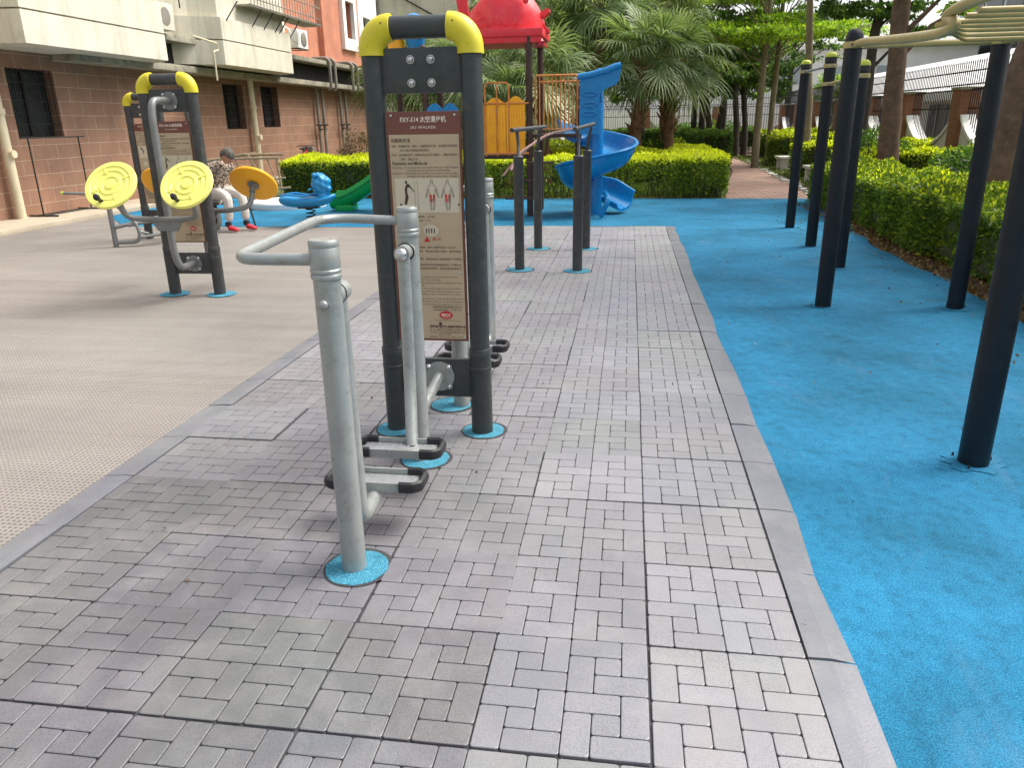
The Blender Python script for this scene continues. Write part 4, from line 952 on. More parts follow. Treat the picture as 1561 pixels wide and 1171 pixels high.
bmesh.ops.delete(bm, geom=[v for v in bm.verts if (v.co.z < .035 and v.co.x > .02) or v.co.z < -.055], context='VERTS')
for v in bm.verts: v.co += v.co.normalized() * rnd.uniform(-.003, .006)
bm.transform(Matrix.Translation(hc) @ HT); hr.bm(bm); ho = hr.build('hair', M['hair'], PE, sharp=80)
so_ = ho.modifiers.new('s', 'SOLIDIFY'); so_.thickness = .008
sh = [(0, 0, .50, (.155, .175)), (.03, 0, .66, (.145, .165)), (.10, 0, .79, (.135, .172)), (.18, 0, .90, (.118, .175)), (.23, 0, .95, (.075, .085)), (.18, -.175, .91, .070), (.16, -.225, .82, .066), (.175, -.235, .755, .064), (.18, .175, .91, .070), (.18, .225, .82, .066), (.20, .225, .755, .064)]
me = join_remesh([skin_obj(sh, [(0, 1), (1, 2), (2, 3), (3, 4), (3, 5), (5, 6), (6, 7), (3, 8), (8, 9), (9, 10)])], None, .012)
m, nt, b_ = NM('patterned_shirt'); tc = nt.nodes.new('ShaderNodeTexCoord'); vo = nt.nodes.new('ShaderNodeTexVoronoi'); vo.inputs['Scale'].default_value = 42; nt.links.new(tc.outputs['Object'], vo.inputs['Vector'])
nt.links.new(ramp(nt, vo.outputs['Distance'], [(.30, (.035, .03, .03)), (.46, (.05, .04, .035)), (.52, (.42, .33, .24))]), b_.inputs['Base Color']); b_.inputs['Roughness'].default_value = .9; M['shirt'] = m
me.materials.append(m); link('shirt', me, PE, sharp=80)
tr = [(0, 0, .51, (.14, .165)), (.04, -.09, .52, .105), (.24, -.11, .535, .092), (.39, -.12, .505, .078), (.385, -.12, .30, .068), (.355, -.12, .13, .060), (.04, .09, .52, .105), (.24, .11, .535, .092), (.41, .13, .505, .078), (.435, .13, .30, .068), (.44, .13, .13, .060)]
me = join_remesh([skin_obj(tr, [(0, 1), (1, 2), (2, 3), (3, 4), (4, 5), (0, 6), (6, 7), (7, 8), (8, 9), (9, 10)])], None, .012); me.materials.append(M['trouser']); link('trousers', me, PE, sharp=80)
for (x, y) in ((.40, -.125), (.49, .135)):
    me = join_remesh([skin_obj([(x - .07, y, .055, (.045, .05)), (x, y, .045, (.045, .045)), (x + .09, y - .005, .034, (.045, .034)), (x + .14, y - .008, .028, (.035, .026))], [(0, 1), (1, 2), (2, 3)])], None, .007); me.materials.append(M['shoe']); sho = link('shoe', me, PE, sharp=80)
    b = MB(); b.tube([(x - .06, y, .07), (x - .055, y, .13)], .046, 12); b.build('sock', M['shoe_dark'], PE)
CN = thing('walking_cane', 'black walking cane standing by the seated person', 'cane', (-6.25, 10.03, 0))
b = MB(); b.tube(fillet([(0, 0, .0), (-.15, .02, .72), (-.19, .02, .78), (-.26, .02, .77), (-.28, .02, .74)], .05, 5), .0145, 10); b.build('shaft', M['rubber'], CN)
b = MB(); b.lathe([(.018, -.002), (.018, .03), (.012, .035)], (0, 0, 0), 12); b.build('rubber_tip', M['rubber'], CN)
ST = thing('exercise_seat', 'grey metal machine seat under the person in the patterned shirt', 'seat', (-6.90, 10.0, 0), R(-20))
b = MB(); b.box((0, 0, .385), (.36, .38, .04), bev=.015); b.build('seat', M['graphite2'], ST)
b = MB(); b.tube(fillet([(-.1, 0, .37), (.06, -.02, .25), (.10, -.05, .06), (-.1, -.1, -.01)], .1, 5), .035, 12); b.build('seat_leg', M['silver'], ST)
b = MB(); b.tube([(-.05, 0, .37), (-.05, 0, -.01)], .045, 14); b.build('seat_post', M['graphite2'], ST)
b = MB(); b.tube([(.10, -.20, .18), (.22, -.30, .17)], .040, 12); b.build('foot_roller', M['metal_plain'], ST)

PE.scale = (1.12, 1.12, 1.12); ST.scale = (1.12, 1.12, 1.12)
# ------------------------------------------------------------------ apartment building on the left
BL = thing('apartment_building', 'low apartment building with brown block ground floor, cream balconies and orange tiled wall', 'building', (-11.4, 8, 0))
BX, BY = -11.4, 8.0
def L(x, y, z): return (x - BX, y - BY, z)
def bbox(name, x0, x1, y0, y1, z0, z1, mat, par=BL, bev=0.0):
    b = MB(); b.box(L((x0 + x1) / 2, (y0 + y1) / 2, (z0 + z1) / 2), (x1 - x0, y1 - y0, z1 - z0), bev=bev); return b.build(name, M[mat], par)
def wall_with_holes(name, y0, y1, z0, z1, holes, mat, x=-11.4, th=.25):
    """wall in the YZ plane with real rectangular openings (y0, y1, z0, z1)"""
    ys = sorted({y0, y1} | {h for H in holes for h in H[:2]}); zs = sorted({z0, z1} | {h for H in holes for h in H[2:]})
    b = MB()
    for i in range(len(ys) - 1):
        for j in range(len(zs) - 1):
            cy, cz = (ys[i] + ys[i + 1]) / 2, (zs[j] + zs[j + 1]) / 2
            if any(H[0] < cy < H[1] and H[2] < cz < H[3] for H in holes): continue
            b.add([L(x, ys[i], zs[j]), L(x, ys[i + 1], zs[j]), L(x, ys[i + 1], zs[j + 1]), L(x, ys[i], zs[j + 1])], [(0, 3, 2, 1)])
    for H in holes:
        a, c, d, e = H
        q = [L(x, a, d), L(x, c, d), L(x, c, e), L(x, a, e)]; p = [L(x - th, a, d), L(x - th, c, d), L(x - th, c, e), L(x - th, a, e)]
        b.add(q + p, [(i, (i + 1) % 4, 4 + (i + 1) % 4, 4 + i) for i in range(4)])
    return b.build(name, M[mat], BL, smooth=False)
wins = [(11.35, 12.57, 1.48, 2.72), (19.25, 20.45, 1.55, 2.76), (21.6, 22.8, 1.58, 2.79)]
wall_with_holes('ground_floor_wall', 2, 34, 0, 3.75, wins, 'block')
for (a, c, d, e) in wins:
    pn = MB(); pn.box(L(-11.66, (a + c) / 2, (d + e) / 2), (.02, c - a + .05, e - d + .05)); wo = pn.build('window', M['glass'], BL)
    fr = MB()
    for (yy, zz, sy, sz) in (((a + c) / 2, d + .02, c - a, .04), ((a + c) / 2, e - .02, c - a, .04), (a + .02, (d + e) / 2, .04, e - d - .08), (c - .02, (d + e) / 2, .04, e - d - .08), ((a + c) / 2, (d + e) / 2, .03, e - d - .08)): fr.box(L(-11.62, yy, zz), (.04, sy, sz))
    fr.build('window_frame', M['bar_black'], wo)
    br = MB(); k = 10
    for i in range(k): br.tube([L(-11.42, a + (c - a) * (i + .5) / k, d), L(-11.42, a + (c - a) * (i + .5) / k, e)], .009, 6)
    for zz in (d + .25, (d + e) / 2 + .05, e - .25): br.tube([L(-11.40, a, zz), L(-11.40, c, zz)], .008, 6)
    for i in range(k):  # staggered short cross pieces
        for zz in (d + .45, d + .80, e - .12):
            if (i + int(zz * 10)) % 2: br.tube([L(-11.41, a + (c - a) * (i + .5) / k, zz), L(-11.41, a + (c - a) * (i + 1.5) / k if i < k - 1 else c, zz)], .007, 5)
    br.build('window_bars', M['bar_black'], wo)
# upper walls
upw = [(29.5, 30.45, 4.85, 6.2)]
wall_with_holes('cream_upper_wall', 2, 23.9, 3.75, 9.5, [(11.6, 13.6, 4.6, 6.2), (18.2, 20.8, 4.7, 6.4)], 'cream')
wall_with_holes('orange_upper_wall', 23.9, 31.4, 3.75, 9.5, upw, 'tile_orange')
bbox('orange_pilaster', -11.4, -11.2, 26.8, 28.2, 3.86, 9.5, 'tile_orange')
wall_with_holes('white_upper_wall', 31.4, 34, 3.75, 9.5, [(32.0, 33.0, 4.5, 5.9)], 'white')
for (a, c, d, e) in upw + [(32.0, 33.0, 4.5, 5.9), (11.6, 13.6, 4.6, 6.2), (18.2, 20.8, 4.7, 6.4)]:
    wo = bbox('window', -11.68, -11.66, a - .02, c + .02, d - .02, e + .02, 'glass')
    bbox('window_frame', -11.64, -11.60, (a + c) / 2 - .02, (a + c) / 2 + .02, d, e, 'metal_plain', wo)
a, c, d, e = upw[0]
sr = MB()
for (y0, y1, z0, z1) in ((a - .32, a, d - .42, e + .3), (c, c + .32, d - .42, e + .3), (a, c, d - .42, d), (a, c, e, e + .3)): sr.box(L(-11.33, (y0 + y1) / 2, (z0 + z1) / 2), (.16, y1 - y0, z1 - z0))
sr.build('window_surround', M['white'], BL)
wb = wall_with_holes('end_wall', 2, 34, 9.5, 12, [], 'cream')
bbox('end_wall', -18, -11.4, 33.9, 34.0, 0, 12, 'cream'); bbox('roof_slab', -18, -11.0, 2, 34, 12, 12.2, 'mossy')
# balconies
def balcony(pts, z, th1, th2, top):
    """pts: outline seen from above; stacked bands"""
    def band(g, z0, z1, mat, name, par):
        c = Vector((sum(p[0] for p in pts) / len(pts), sum(p[1] for p in pts) / len(pts)))
        poly = []
        for p in pts:
            x, y = p
            if x > -11.3: x += g; y += g * (1 if y > c.y else -1)
            poly.append((x - BX, y - BY))
        b = MB(); b.prism(poly, z1 - z0, Matrix.Translation((0, 0, z0))); return b.build(name, M[mat], par, smooth=False)
    o = band(0, z, z + th1, 'cream', 'balcony', BL)
    band(-.03, z + th1, z + th1 + .03, 'mossy', 'balcony_joint', o)
    band(.0, z + th1 + .03, z + th1 + .03 + th2, 'cream', 'balcony_parapet', o)
    band(-.14, z + th1 + .03 + th2, top, 'cream', 'balcony_upper', o)
    return o
balcony([(-11.4, 10.1), (-10.75, 10.45), (-10.2, 10.53), (-10.2, 14.75), (-10.6, 15.15), (-11.4, 15.4)][::1], 3.02, .52, .60, 6.5)
balcony([(-11.4, 16.5), (-10.8, 17.0), (-10.2, 17.33), (-10.2, 21.45), (-10.5, 21.8), (-11.4, 22.2)], 3.10, .56, .50, 5.0)
balcony([(-11.4, 4.0), (-10.75, 4.4), (-10.2, 4.6), (-10.2, 9.3), (-10.6, 9.5), (-11.4, 9.6)], 3.02, .60, .62, 6.5)
# mossy ledges
bbox('lower_ledge', -11.4, -10.85, 12.6, 34, 2.90, 3.05, 'mossy', bev=.012); bbox('upper_ledge', -11.4, -10.75, 22.3, 34, 3.62, 3.75, 'mossy', bev=.012)
bbox('upper_ledge', -11.4, -10.75, 14.9, 17.2, 3.55, 3.68, 'mossy', bev=.012); bbox('recess_shade', -11.38, -11.2, 14.9, 34, 3.05, 3.55, 'void')  # near-black box between the ledges: shade of the recess put in as colour
# security cage with struts
cg = MB()
for i in range(26): y = 18.6 + i * .19; cg.tube([L(-9.95, y, 4.62), L(-9.95, y, 5.6)], .010, 5)
for zz in (4.62, 4.78, 5.1): cg.tube([L(-9.95, 18.5, zz), L(-9.95, 23.4, zz)], .016, 6)
for i in range(8): y = 18.6 + i * .68; cg.tube([L(-9.95, y, 4.62), L(-10.6, y, 4.62)], .014, 6)
cg.build('security_cage', M['pipe_grey'], BL)
bbox('cage_floor', -10.55, -9.95, 18.5, 23.4, 4.58, 4.605, 'mossy')
for i, y in enumerate((17.9, 19.3, 20.0, 20.7, 21.0, 21.8)):
    b = MB(); b.tube([L(-9.98, y, 4.60), L(-10.28, y - .35, 3.98)], .016, 6); b.build('strut', M['bar_black'], BL)
for y in (12.8, 15.0):
    b = MB(); b.tube([L(-9.9, y, 4.9), L(-10.15, y + .45, 4.15)], .016, 6); b.build('strut', M['bar_black'], BL)
# downpipes
def pipe(pts, r, mat, name='downpipe', rad=.08): 
    b = MB(); b.tube(fillet([L(*p) for p in pts], rad, 4) if len(pts) > 2 else [L(*p) for p in pts], r, 12); return b.build(name, M[mat], BL)
p1 = pipe([(-11.24, 10.80, .05), (-11.24, 10.80, 3.0)], .085, 'pipe_cream')
b = MB(); b.tube([L(-11.10, 10.80, 1.22), L(-11.2, 10.80, 1.22)], .07, 14); b.build('pipe_inspection_cap', M['pipe_cream'], p1); b = MB(); b.lathe([(.095, 1.9), (.105, 1.9), (.105, 2.0), (.095, 2.0)], L(-11.24, 10.8, 0), 16); b.build('pipe_joint', M['pipe_cream'], p1)
p2 = pipe([(-11.24, 20.65, .1), (-11.24, 20.65, 2.92)], .085, 'pipe_cream')
b = MB(); b.tube([L(-11.08, 20.65, 1.30), L(-11.2, 20.65, 1.30)], .08, 14); b.build('pipe_inspection_cap', M['pipe_cream'], p2); b = MB(); b.lathe([(.095, 2.1), (.105, 2.1), (.105, 2.2), (.095, 2.2)], L(-11.24, 20.65, 0), 16); b.build('pipe_joint', M['pipe_cream'], p2)
pipe([(-11.28, 10.25, .1), (-11.28, 10.25, .55), (-11.28, 9.6, .95)], .05, 'pipe_grey')
for y in (25.75, 26.25, 28.1, 28.65):
    pipe([(-11.26, y, .0), (-11.26, y, 2.86)], .055, 'pipe_grey'); pipe([(-10.78, y, 2.80), (-10.68, y, 2.85), (-10.68, y, 3.75), (-10.8, y, 3.85), (-11.3, y, 3.85)], .055, 'pipe_grey', rad=.05)
for y in (26.0, 28.4):
    pipe([(-11.18, y - .7, 1.62), (-11.18, y + .35, 1.62)], .03, 'bar_black', 'pipe_bracket'); pipe([(-11.18, y - .5, 1.48), (-11.18, y + .2, 1.48)], .025, 'bar_black', 'pipe_bracket')
pipe([(-10.15, 15.8, 3.62), (-10.15, 16.9, 3.55), (-10.15, 16.95, 3.40), (-10.15, 16.7, 3.35), (-10.15, 16.7, 2.70)], .022, 'pipe_cream', rad=.04)
AC = thing('air_conditioner', 'white outdoor air conditioner unit hanging on the orange wall beside the balcony', 'air conditioner', (-10.85, 23.6, 3.98))
b = MB(); b.box((0, 0, .28), (.30, .85, .56), bev=.02); b.build('housing', M['white'], AC)
b = MB(); b.lathe([(.21, 0), (.22, .012), (.20, .02), (.02, .022), (.0001, .02)], (.155, .08, .28), 26, Matrix.Rotation(R(90), 4, 'Y')); b.build('fan_grille', M['pipe_grey'], AC)
b = MB(); b.box((-.1, -.3, -.02), (.6, .03, .03)); b.box((-.1, .3, -.02), (.6, .03, .03)); b.build('bracket', M['bar_black'], AC)
b = MB(); b.tube(fillet([(.12, -.43, .15), (.05, -.62, .2), (0, -.62, .5), (-.4, -.5, .75)], .1, 4), .03, 8); b.build('hose', M['white'], AC)
AC2 = thing('air_conditioner', 'weathered cream air conditioner box between the two cream balconies', 'air conditioner', (-10.7, 15.45, 3.72))
b = MB(); b.box((0, 0, .28), (.34, .7, .56), bev=.02); b.build('housing', M['cream'], AC2)
b = MB(); b.lathe([(.18, 0), (.19, .012), (.02, .02), (.0001, .02)], (.17, 0, .28), 24, Matrix.Rotation(R(90), 4, 'Y')); b.build('fan_grille', M['pipe_grey'], AC2)

# cream block further back
CB = thing('cream_building', 'plain cream building standing across the end behind the palms', 'building', (-9, 40, 0))
b = MB(); b.box((0, 4, 6.5), (10.5, 8, 13)); b.build('wall', M['cream'], CB)
for x in (-2.9, 0.2, 3.1):
    for z in (2, 5.2, 8.4):
        b = MB(); b.box((x, -.01, z + .7), (1.3, .08, 1.4)); wo = b.build('window', M['glass'], CB); b = MB(); b.box((x, -.06, z - .05), (1.6, .18, .1)); b.build('sill', M['white'], wo)
b = MB(); b.tube([(-4.2, -.08, 0), (-4.2, -.08, 13)], .07, 8); b.build('downpipe', M['pipe_grey'], CB)
b = MB(); b.tube([(-3.8, -.05, 8.2), (-1.2, -.05, 6.8)], .03, 6); b.build('cable', M['bar_black'], CB)

# clothes rack
CR = thing('clothes_rail', 'thin black clothes rail on T shaped feet by the block wall', 'clothes rail', (-11.0, 11.75, .07))
for s in (-1, 1):
    b = MB(); b.tube([(0, s * .68, .02), (0, s * .68, 1.42)], .014, 8); b.build('upright', M['bar_black'], CR)
    b = MB(); b.box((0, s * .68, .022), (.60, .035, .03), bev=.005); b.build('foot', M['bar_black'], CR)
b = MB(); b.tube([(0, -.86, 1.42), (0, .86, 1.42)], .013, 8); b.build('top_rail', M['bar_black'], CR)
for x in (-.12, .05): b = MB(); b.tube([(x, -.68, .03), (x, .68, .03)], .011, 6); b.build('base_rail', M['bar_black'], CR)
# wooden rack lying by the wall
WR = thing('wooden_rack', 'collapsed wooden slatted rack leaning by the wall behind the seated person', 'rack', (-8.95, 15.1, 0), R(4))
def wd(p, q, r=.025, name='slat'): b = MB(); b.tube([p, q], r, 6, flat=(1, .7)); b.build(name, M['wood'], WR)
wd((-1.3, 0, .80), (.10, .0, 1.02), .028, 'rail'); wd((-1.0, .25, .85), (.25, .2, 1.03), .028, 'rail'); wd((.0, .1, 1.0), (.95, .1, 1.0), .028, 'rail'); wd((-.35, -.05, .92), (.9, -.05, .93), .026, 'rail')
for i in range(4): wd((-.55 + i * .38, 0, .93), (-.25 + i * .38, -.25, .36))
wd((.15, .0, 1.0), (.62, -.3, .35), .03, 'leg'); wd((.45, -.2, .42), (1.05, -.2, .50), .024, 'rail'); wd((.55, -.25, .22), (1.15, -.2, .28), .028, 'rail'); wd((.70, -.3, .45), (.80, -.32, .22), .022, 'leg'); wd((-.9, .1, .9), (-.7, -.1, 0), .028, 'leg'); wd((.8, .05, .9), (.85, .05, 0), .028, 'leg')
# round kerb
KR = thing('round_planter_kerb', 'low round white kerb ring on the blue ground behind the orange wheel', 'planter', (-7.25, 13.6, 0))
b = MB(); prof = [(.78, -.02), (.80, .10), (.78, .13), (.70, .13), (.68, .10), (.68, -.02)]; b.lathe(prof, (0, 0, 0), 40); b.build('kerb', M['white'], KR)
b = MB(); b.lathe([(.69, .04), (.0001, .07)], (0, 0, 0), 30); b.build('soil', M['stone'], KR)
b = MB(); b.lathe([(.69, .08), (.66, .085)], (0, 0, 0), 30)

# ------------------------------------------------------------------ hedges
H = 'clipped hedges of the garden'
hedge('hedge', 'leafy hedge with sunlit yellow top behind the green slide and spring rider', -8.35, -3.4, 15.65, 18.2, .84, 1300, .075, .95, seed=2, open_base=.12, group=H)
hedge('hedge', 'front arm of the maze hedge running behind the spiral slide along the blue ground', -3.35, 1.2, 15.35, 16.1, .83, 800, .07, 1.0, seed=3, box=False, open_base=.5, group=H)
hedge('hedge', 'bright yellow-topped end of the maze hedge at the left side of the brick path', 1.0, 2.0, 15.3, 22.5, .83, 1250, .07, .95, seed=4, box=False, open_base=.22, group=H)
hedge('hedge', 'second, further arm of the maze hedge parallel to the front one', -3.2, 1.0, 18.9, 19.7, .85, 900, .08, .85, seed=5, box=False, open_base=.3, group=H)
hedge('hedge', 'shaded low hedge behind the maze hedge under the palms', -4.0, 1.6, 24.5, 26.0, .88, 500, .10, .45, 'leaf_hedge', seed=6, group=H)
hedge('hedge', 'long dark hedge curving behind the bright maze hedge, left of the path', 2.2, 3.3, 25.5, 37, 1.10, 500, .10, .2, 'leaf_dark', seed=7, group=H)
hedge('hedge', 'darkest hedge row under the distant tree trunks', -2, 6, 37.5, 39, 1.1, 350, .12, .15, 'leaf_dark', seed=8, group=H)
hedge('hedge', 'squared hedge block nearest on the right side of the brick path beside a stone bench', 4.7, 8.2, 16.6, 18.0, .84, 1200, .075, .75, seed=9, open_base=.12, group=H)
hedge('hedge', 'middle squared hedge block on the right side of the brick path', 4.55, 8.4, 20.6, 22.2, .90, 900, .08, .75, seed=10, open_base=.12, group=H)
hedge('hedge', 'third hedge block on the right of the path beside the far stone bench', 4.85, 8.2, 25.8, 27.5, 1.02, 700, .09, .6, seed=12, open_base=.12, group=H)
hedge('hedge', 'last hedge block at the far right end of the path', 5.2, 8.3, 31.5, 33.5, 1.05, 500, .10, .5, seed=13, open_base=.12, group=H)
hedge('hedge', 'long near hedge along the right edge of the blue ground behind the dark posts', 3.47, 4.75, .4, 14.4, .72, 3300, .062, .24, seed=14, open_base=.08, rough=.085, group=H)
sg = 'shrubs behind the near hedge'
def shrub(label, x, y, rx, ry, h, n, size, mat, seed, group=None, cat='shrub'):
    r = np.random.default_rng(seed); t = thing('shrub', label, cat, (x, y, 0), 0, group)
    u = r.normal(0, 1, (n, 3)); u /= np.linalg.norm(u, axis=1)[:, None]; u[:, 2] = np.abs(u[:, 2])
    k = (r.uniform(.55, 1, n) ** .5) * (1 + .15 * np.sin(u[:, 0] * 6 + seed) * np.cos(u[:, 1] * 5))
    P = u * k[:, None] * np.array([rx, ry, h * .8]) + np.array([0, 0, h * .2])
    me = leaf_mesh(P, u, size, np.where(r.uniform(0, 1, n) < .12, .7, .0), seed); me.materials.append(M[mat]); link('foliage', me, t, smooth=False)
    b = MB()
    for i in range(6):
        a = i * PI / 3; b.tube([(0, 0, -.02), (rx * .3 * math.cos(a), ry * .3 * math.sin(a), h * .4), (rx * .6 * math.cos(a), ry * .6 * math.sin(a), h * .75)], [.03, .02, .01], 6)
    b.build('stem', M['bark_dark'], t); return t
shrub('dark rounded shrub between the straight tree trunk and the leaning one', 6.3, 12.6, 1.3, 1.1, 1.15, 5200, .085, 'leaf_dark', 31, sg)
shrub('dark shrub left of the straight tree trunk beyond the near hedge', 5.5, 17.4, .9, .9, 1.35, 3500, .085, 'leaf_dark', 32, sg)
shrub('low dark shrub with a few pinkish leaves beside the leaning trunk', 5.9, 10.2, .9, 1.0, .95, 3500, .075, 'leaf_dark', 33, sg)
shrub('mid green shrub at the foot of the orange piers', 7.0, 15.0, .8, 1.5, 1.1, 3500, .08, 'leaf_hedge', 34, sg)
shrub('pinkish brown bush rising behind the leafy hedge by the block wall', -7.5, 19.4, .85, .8, 1.45, 3000, .075, 'leaf_pink', 35)
shrub('dark clipped ball shrub right of the spiral slide', .45, 21.2, .55, .5, 1.35, 2600, .07, 'leaf_dark', 36)
shrub('sprawling dark shrub along the far garden edge', 3.6, 40.6, 3, 1.2, 1.5, 3500, .12, 'leaf_dark', 37)
for i, (x, y, lb) in enumerate(((4.42, 18.9, 'pale stone bench at the near side of the brick path'), (4.62, 24.2, 'pale stone bench further along the brick path'))):
    t = thing('stone_bench', lb, 'bench', (x, y, 0), 0, 'stone benches by the path')
    b = MB(); b.box((.15, 0, .40), (.42, 1.0, .07), bev=.015); b.build('seat', M['stone'], t)
    for s in (-1, 1): b = MB(); b.box((.15, s * .35, .18), (.3, .12, .37), bev=.01); b.build('leg', M['stone'], t)
b = MB()
for i in range(46):
    b.box((3.92 + i * .0125 + .06 * math.sin(i * 2.3), 15.4 + i * .34, -.01), (.14 + .05 * math.sin(i), .22, .06 + .03 * math.sin(i * 3)), rz=.2 * math.sin(i * 5), bev=.02)
o = b.build('path_edging', M['stone']); o['kind'] = 'structure'
# ground cover tufts and leaf litter
def scatter(name, n, region, size, mat, label, seed, up=1.0, z=.0):
    r = np.random.default_rng(seed); x0, x1, y0, y1 = region
    P = np.stack([r.uniform(x0, x1, n), r.uniform(y0, y1, n), np.full(n, z)], 1); N = np.tile(np.array([0, 0, up]), (n, 1))
    me = leaf_mesh(P, N, size, None, seed, aspect=.3 if up > .5 else .6); me.materials.append(M[mat]); o = link(name, me, smooth=False); tag(o, label, name.replace('_', ' '), kind='stuff')
scatter('grass', 30000, (-3.3, 1.9, 15.5, 24.5), .09, 'grass', 'short sunlit grass inside the maze hedge', 51)
scatter('grass', 14000, (4.2, 9, 14.5, 34), .10, 'grass', 'grass between the right hand hedge blocks', 52)
m_l = leafmat('dry_leaf', (.10, .055, .02), (.20, .12, .04), (.34, .22, .07), (.4, .3, .1), .1); M['dry'] = m_l
scatter('leaf_litter', 5200, (3.16, 3.75, .3, 13.8), .045, 'dry', 'dry fallen leaves on the soil strip under the near hedge', 53, .15, -.022)
scatter('leaf_litter', 1500, (-8.2, 1.9, 15.42, 15.75), .05, 'dry', 'dry leaves along the foot of the back hedges', 54, .15, -.005)

# ------------------------------------------------------------------ fence along the right: piers, scooped base walls, railings
def scoop_fence(name, label, origin, rz, n, step=3.9, mat='pier'):
    t = thing(name, label, 'fence', origin, rz)
    for i in range(n + 1):
        b = MB(); b.box((i * step, 0, 1.08), (.52, .46, 2.2), bev=.01); p = b.build('pier', M[mat], t)
        b = MB(); b.box((i * step, 0, 2.21), (.60, .54, .07), bev=.01); b.build('pier_cap', M['mossy'], p)
    for i in range(n):
        x0 = i * step + .26; x1 = (i + 1) * step - .26; w_ = x1 - x0; k = 18
        def hz(u): return 1.55 - .75 * math.sin(PI * u) ** .75
        b = MB(); poly = [(x0, 0), (x1, 0)] + [(x1 - w_ * j / k, hz(1 - j / k)) for j in range(k + 1)]
        b.prism(poly, .22, Matrix.Translation((0, .11, 0)) @ Matrix.Rotation(R(90), 4, 'X')); bw = b.build('base_wall', M['mossy'] if False else M['stone'], t, smooth=False)
        c = MB(); pts = [(x0 + w_ * j / k, hz(j / k)) for j in range(k + 1)]
        for j in range(k):
            a, q = pts[j], pts[j + 1]; d = Vector((q[0] - a[0], 0, q[1] - a[1])); ln = d.length; ang = math.atan2(d.z, d.x)
            c.box(((a[0] + q[0]) / 2, 0, (a[1] + q[1]) / 2 + .03), (ln + .012, .34, .07), mat=Matrix.Rotation(-ang, 4, 'Y'))
        c.build('white_coping', M['white'], bw, smooth=False)
        rl = MB(); nb = int(w_ / .125)
        for j in range(nb + 1):
            x = x0 + w_ * j / nb; u = j / nb; rl.box((x, 0, (hz(u) + 2.22) / 2), (.018, .018, 2.22 - hz(u)))
        for zz in (1.75, 2.18): rl.box(((x0 + x1) / 2, 0, zz), (w_, .03, .03))
        rl.build('railing', M['bar_black'], t, smooth=False)
    sp = MB(); T_ = n * step
    for j in range(int(T_ / .125)): sp.box((j * .125, 0, 2.52), (.016, .016, .54)); sp.lathe([(.018, 0), (.0001, .07)], (j * .125, 0, 2.79), 4)
    for zz in (2.30, 2.60): sp.box((T_ / 2, 0, zz), (T_, .025, .03))
    sp.build('spiked_rail', M['bar_black'], t, smooth=False); return t
scoop_fence('garden_fence', 'garden fence with orange tiled piers, scooped white coping and spiked rail along the right', (8.0, 7.5, 0), R(90), 9)
scoop_fence('garden_fence', 'distant garden fence with brown piers crossing the far end behind the tree trunks', (-11, 43.5, 0), 0, 5)

# ------------------------------------------------------------------ buildings beyond the fence
SB = thing('low_white_building', 'long low white building with sloping white roof beyond the fence', 'building', (13, 25, 0))
b = MB(); b.box((1.5, 0, 1.1), (3, 60, 2.2)); b.build('wall', M['white'], SB)
b = MB(); b.prism([(-.6, 2.15), (4, 2.3), (4, 4.1), (2.2, 4.1), (-.6, 2.5)], 62, Matrix.Translation((0, 31, 0)) @ Matrix.Rotation(R(90), 4, 'X')); b.build('roof', M['white'], SB, smooth=False)
for i in range(14):
    b = MB(); b.box((-.02, -26 + i * 4, 1.15), (.08, 2.2, 1.7)); wo = b.build('window', M['glass'], SB); b = MB(); b.box((-.07, -26 + i * 4, 1.15), (.05, .08, 1.7)); b.build('mullion', M['metal_plain'], wo)
GB = thing('grey_office_building', 'pale grey panelled office building rising behind the low white one', 'building', (24, 40, 0))
mg = plain('grey_cladding', (.34, .38, .40), .5, 0, .08, .5); M['clad'] = mg
b = MB(); b.box((4, 0, 5), (8, 50, 10)); b.build('wall', M['clad'], GB)
for i in range(16):
    for z in (2.2, 5.2, 8):
        b = MB(); b.box((-.02, -23 + i * 3, z + .4), (.08, 2.5, 1.7)); b.build('window', M['glass'], GB)
WB = thing('white_apartment_block', 'bright white block far behind the garden trees', 'building', (6, 62, 0))
b = MB(); b.box((0, 0, 3), (34, 8, 6)); b.build('wall', M['white'], WB)
b = MB(); b.box((0, -.2, 6.1), (35, 9, .3)); b.build('roof', M['white'], WB)
for i in range(10):
    for z in (1.0, 3.6):
        b = MB(); b.box((-15 + i * 3.3, -4.02, z + .7), (1.5, .1, 1.1)); b.build('window', M['clad'], WB)
b = MB(); b.box((0, -5.5, 1.2), (34, .25, 2.0)); b.build('boundary_wall', M['white'], WB)

# ------------------------------------------------------------------ palms
def fan_pts(r, L_, n=30):
    """one palmate leaf in local frame: stalk along +X, blades spread round its tip"""
    V = []; F = []
    for k in range(n):
        a = -1.95 + 3.9 * k / (n - 1); l = L_ * (.78 + .22 * math.cos(a)) * r.uniform(.88, 1.08)
        dx, dy = math.cos(a), math.sin(a); wx_, wy_ = -dy, dx; droop = r.uniform(.18, .42)
        o = len(V); tw = r.uniform(-.3, .3)
        for (u, w_) in ((.0, .008), (.45, .024), (.72, .016), (1.0, .002)):
            z = .06 * abs(math.sin(a)) - (max(0, u - .45) ** 2) * droop * 3.0 * L_ + .03 * math.sin(k * 3.1)
            for s in (-1, 1): V.append((dx * l * u + wx_ * w_ * s * L_, dy * l * u + wy_ * w_ * s * L_, z + s * tw * w_))
        for j in range(3): q = o + 2 * j; F.append((q, q + 1, q + 3, q + 2))
    return V, F
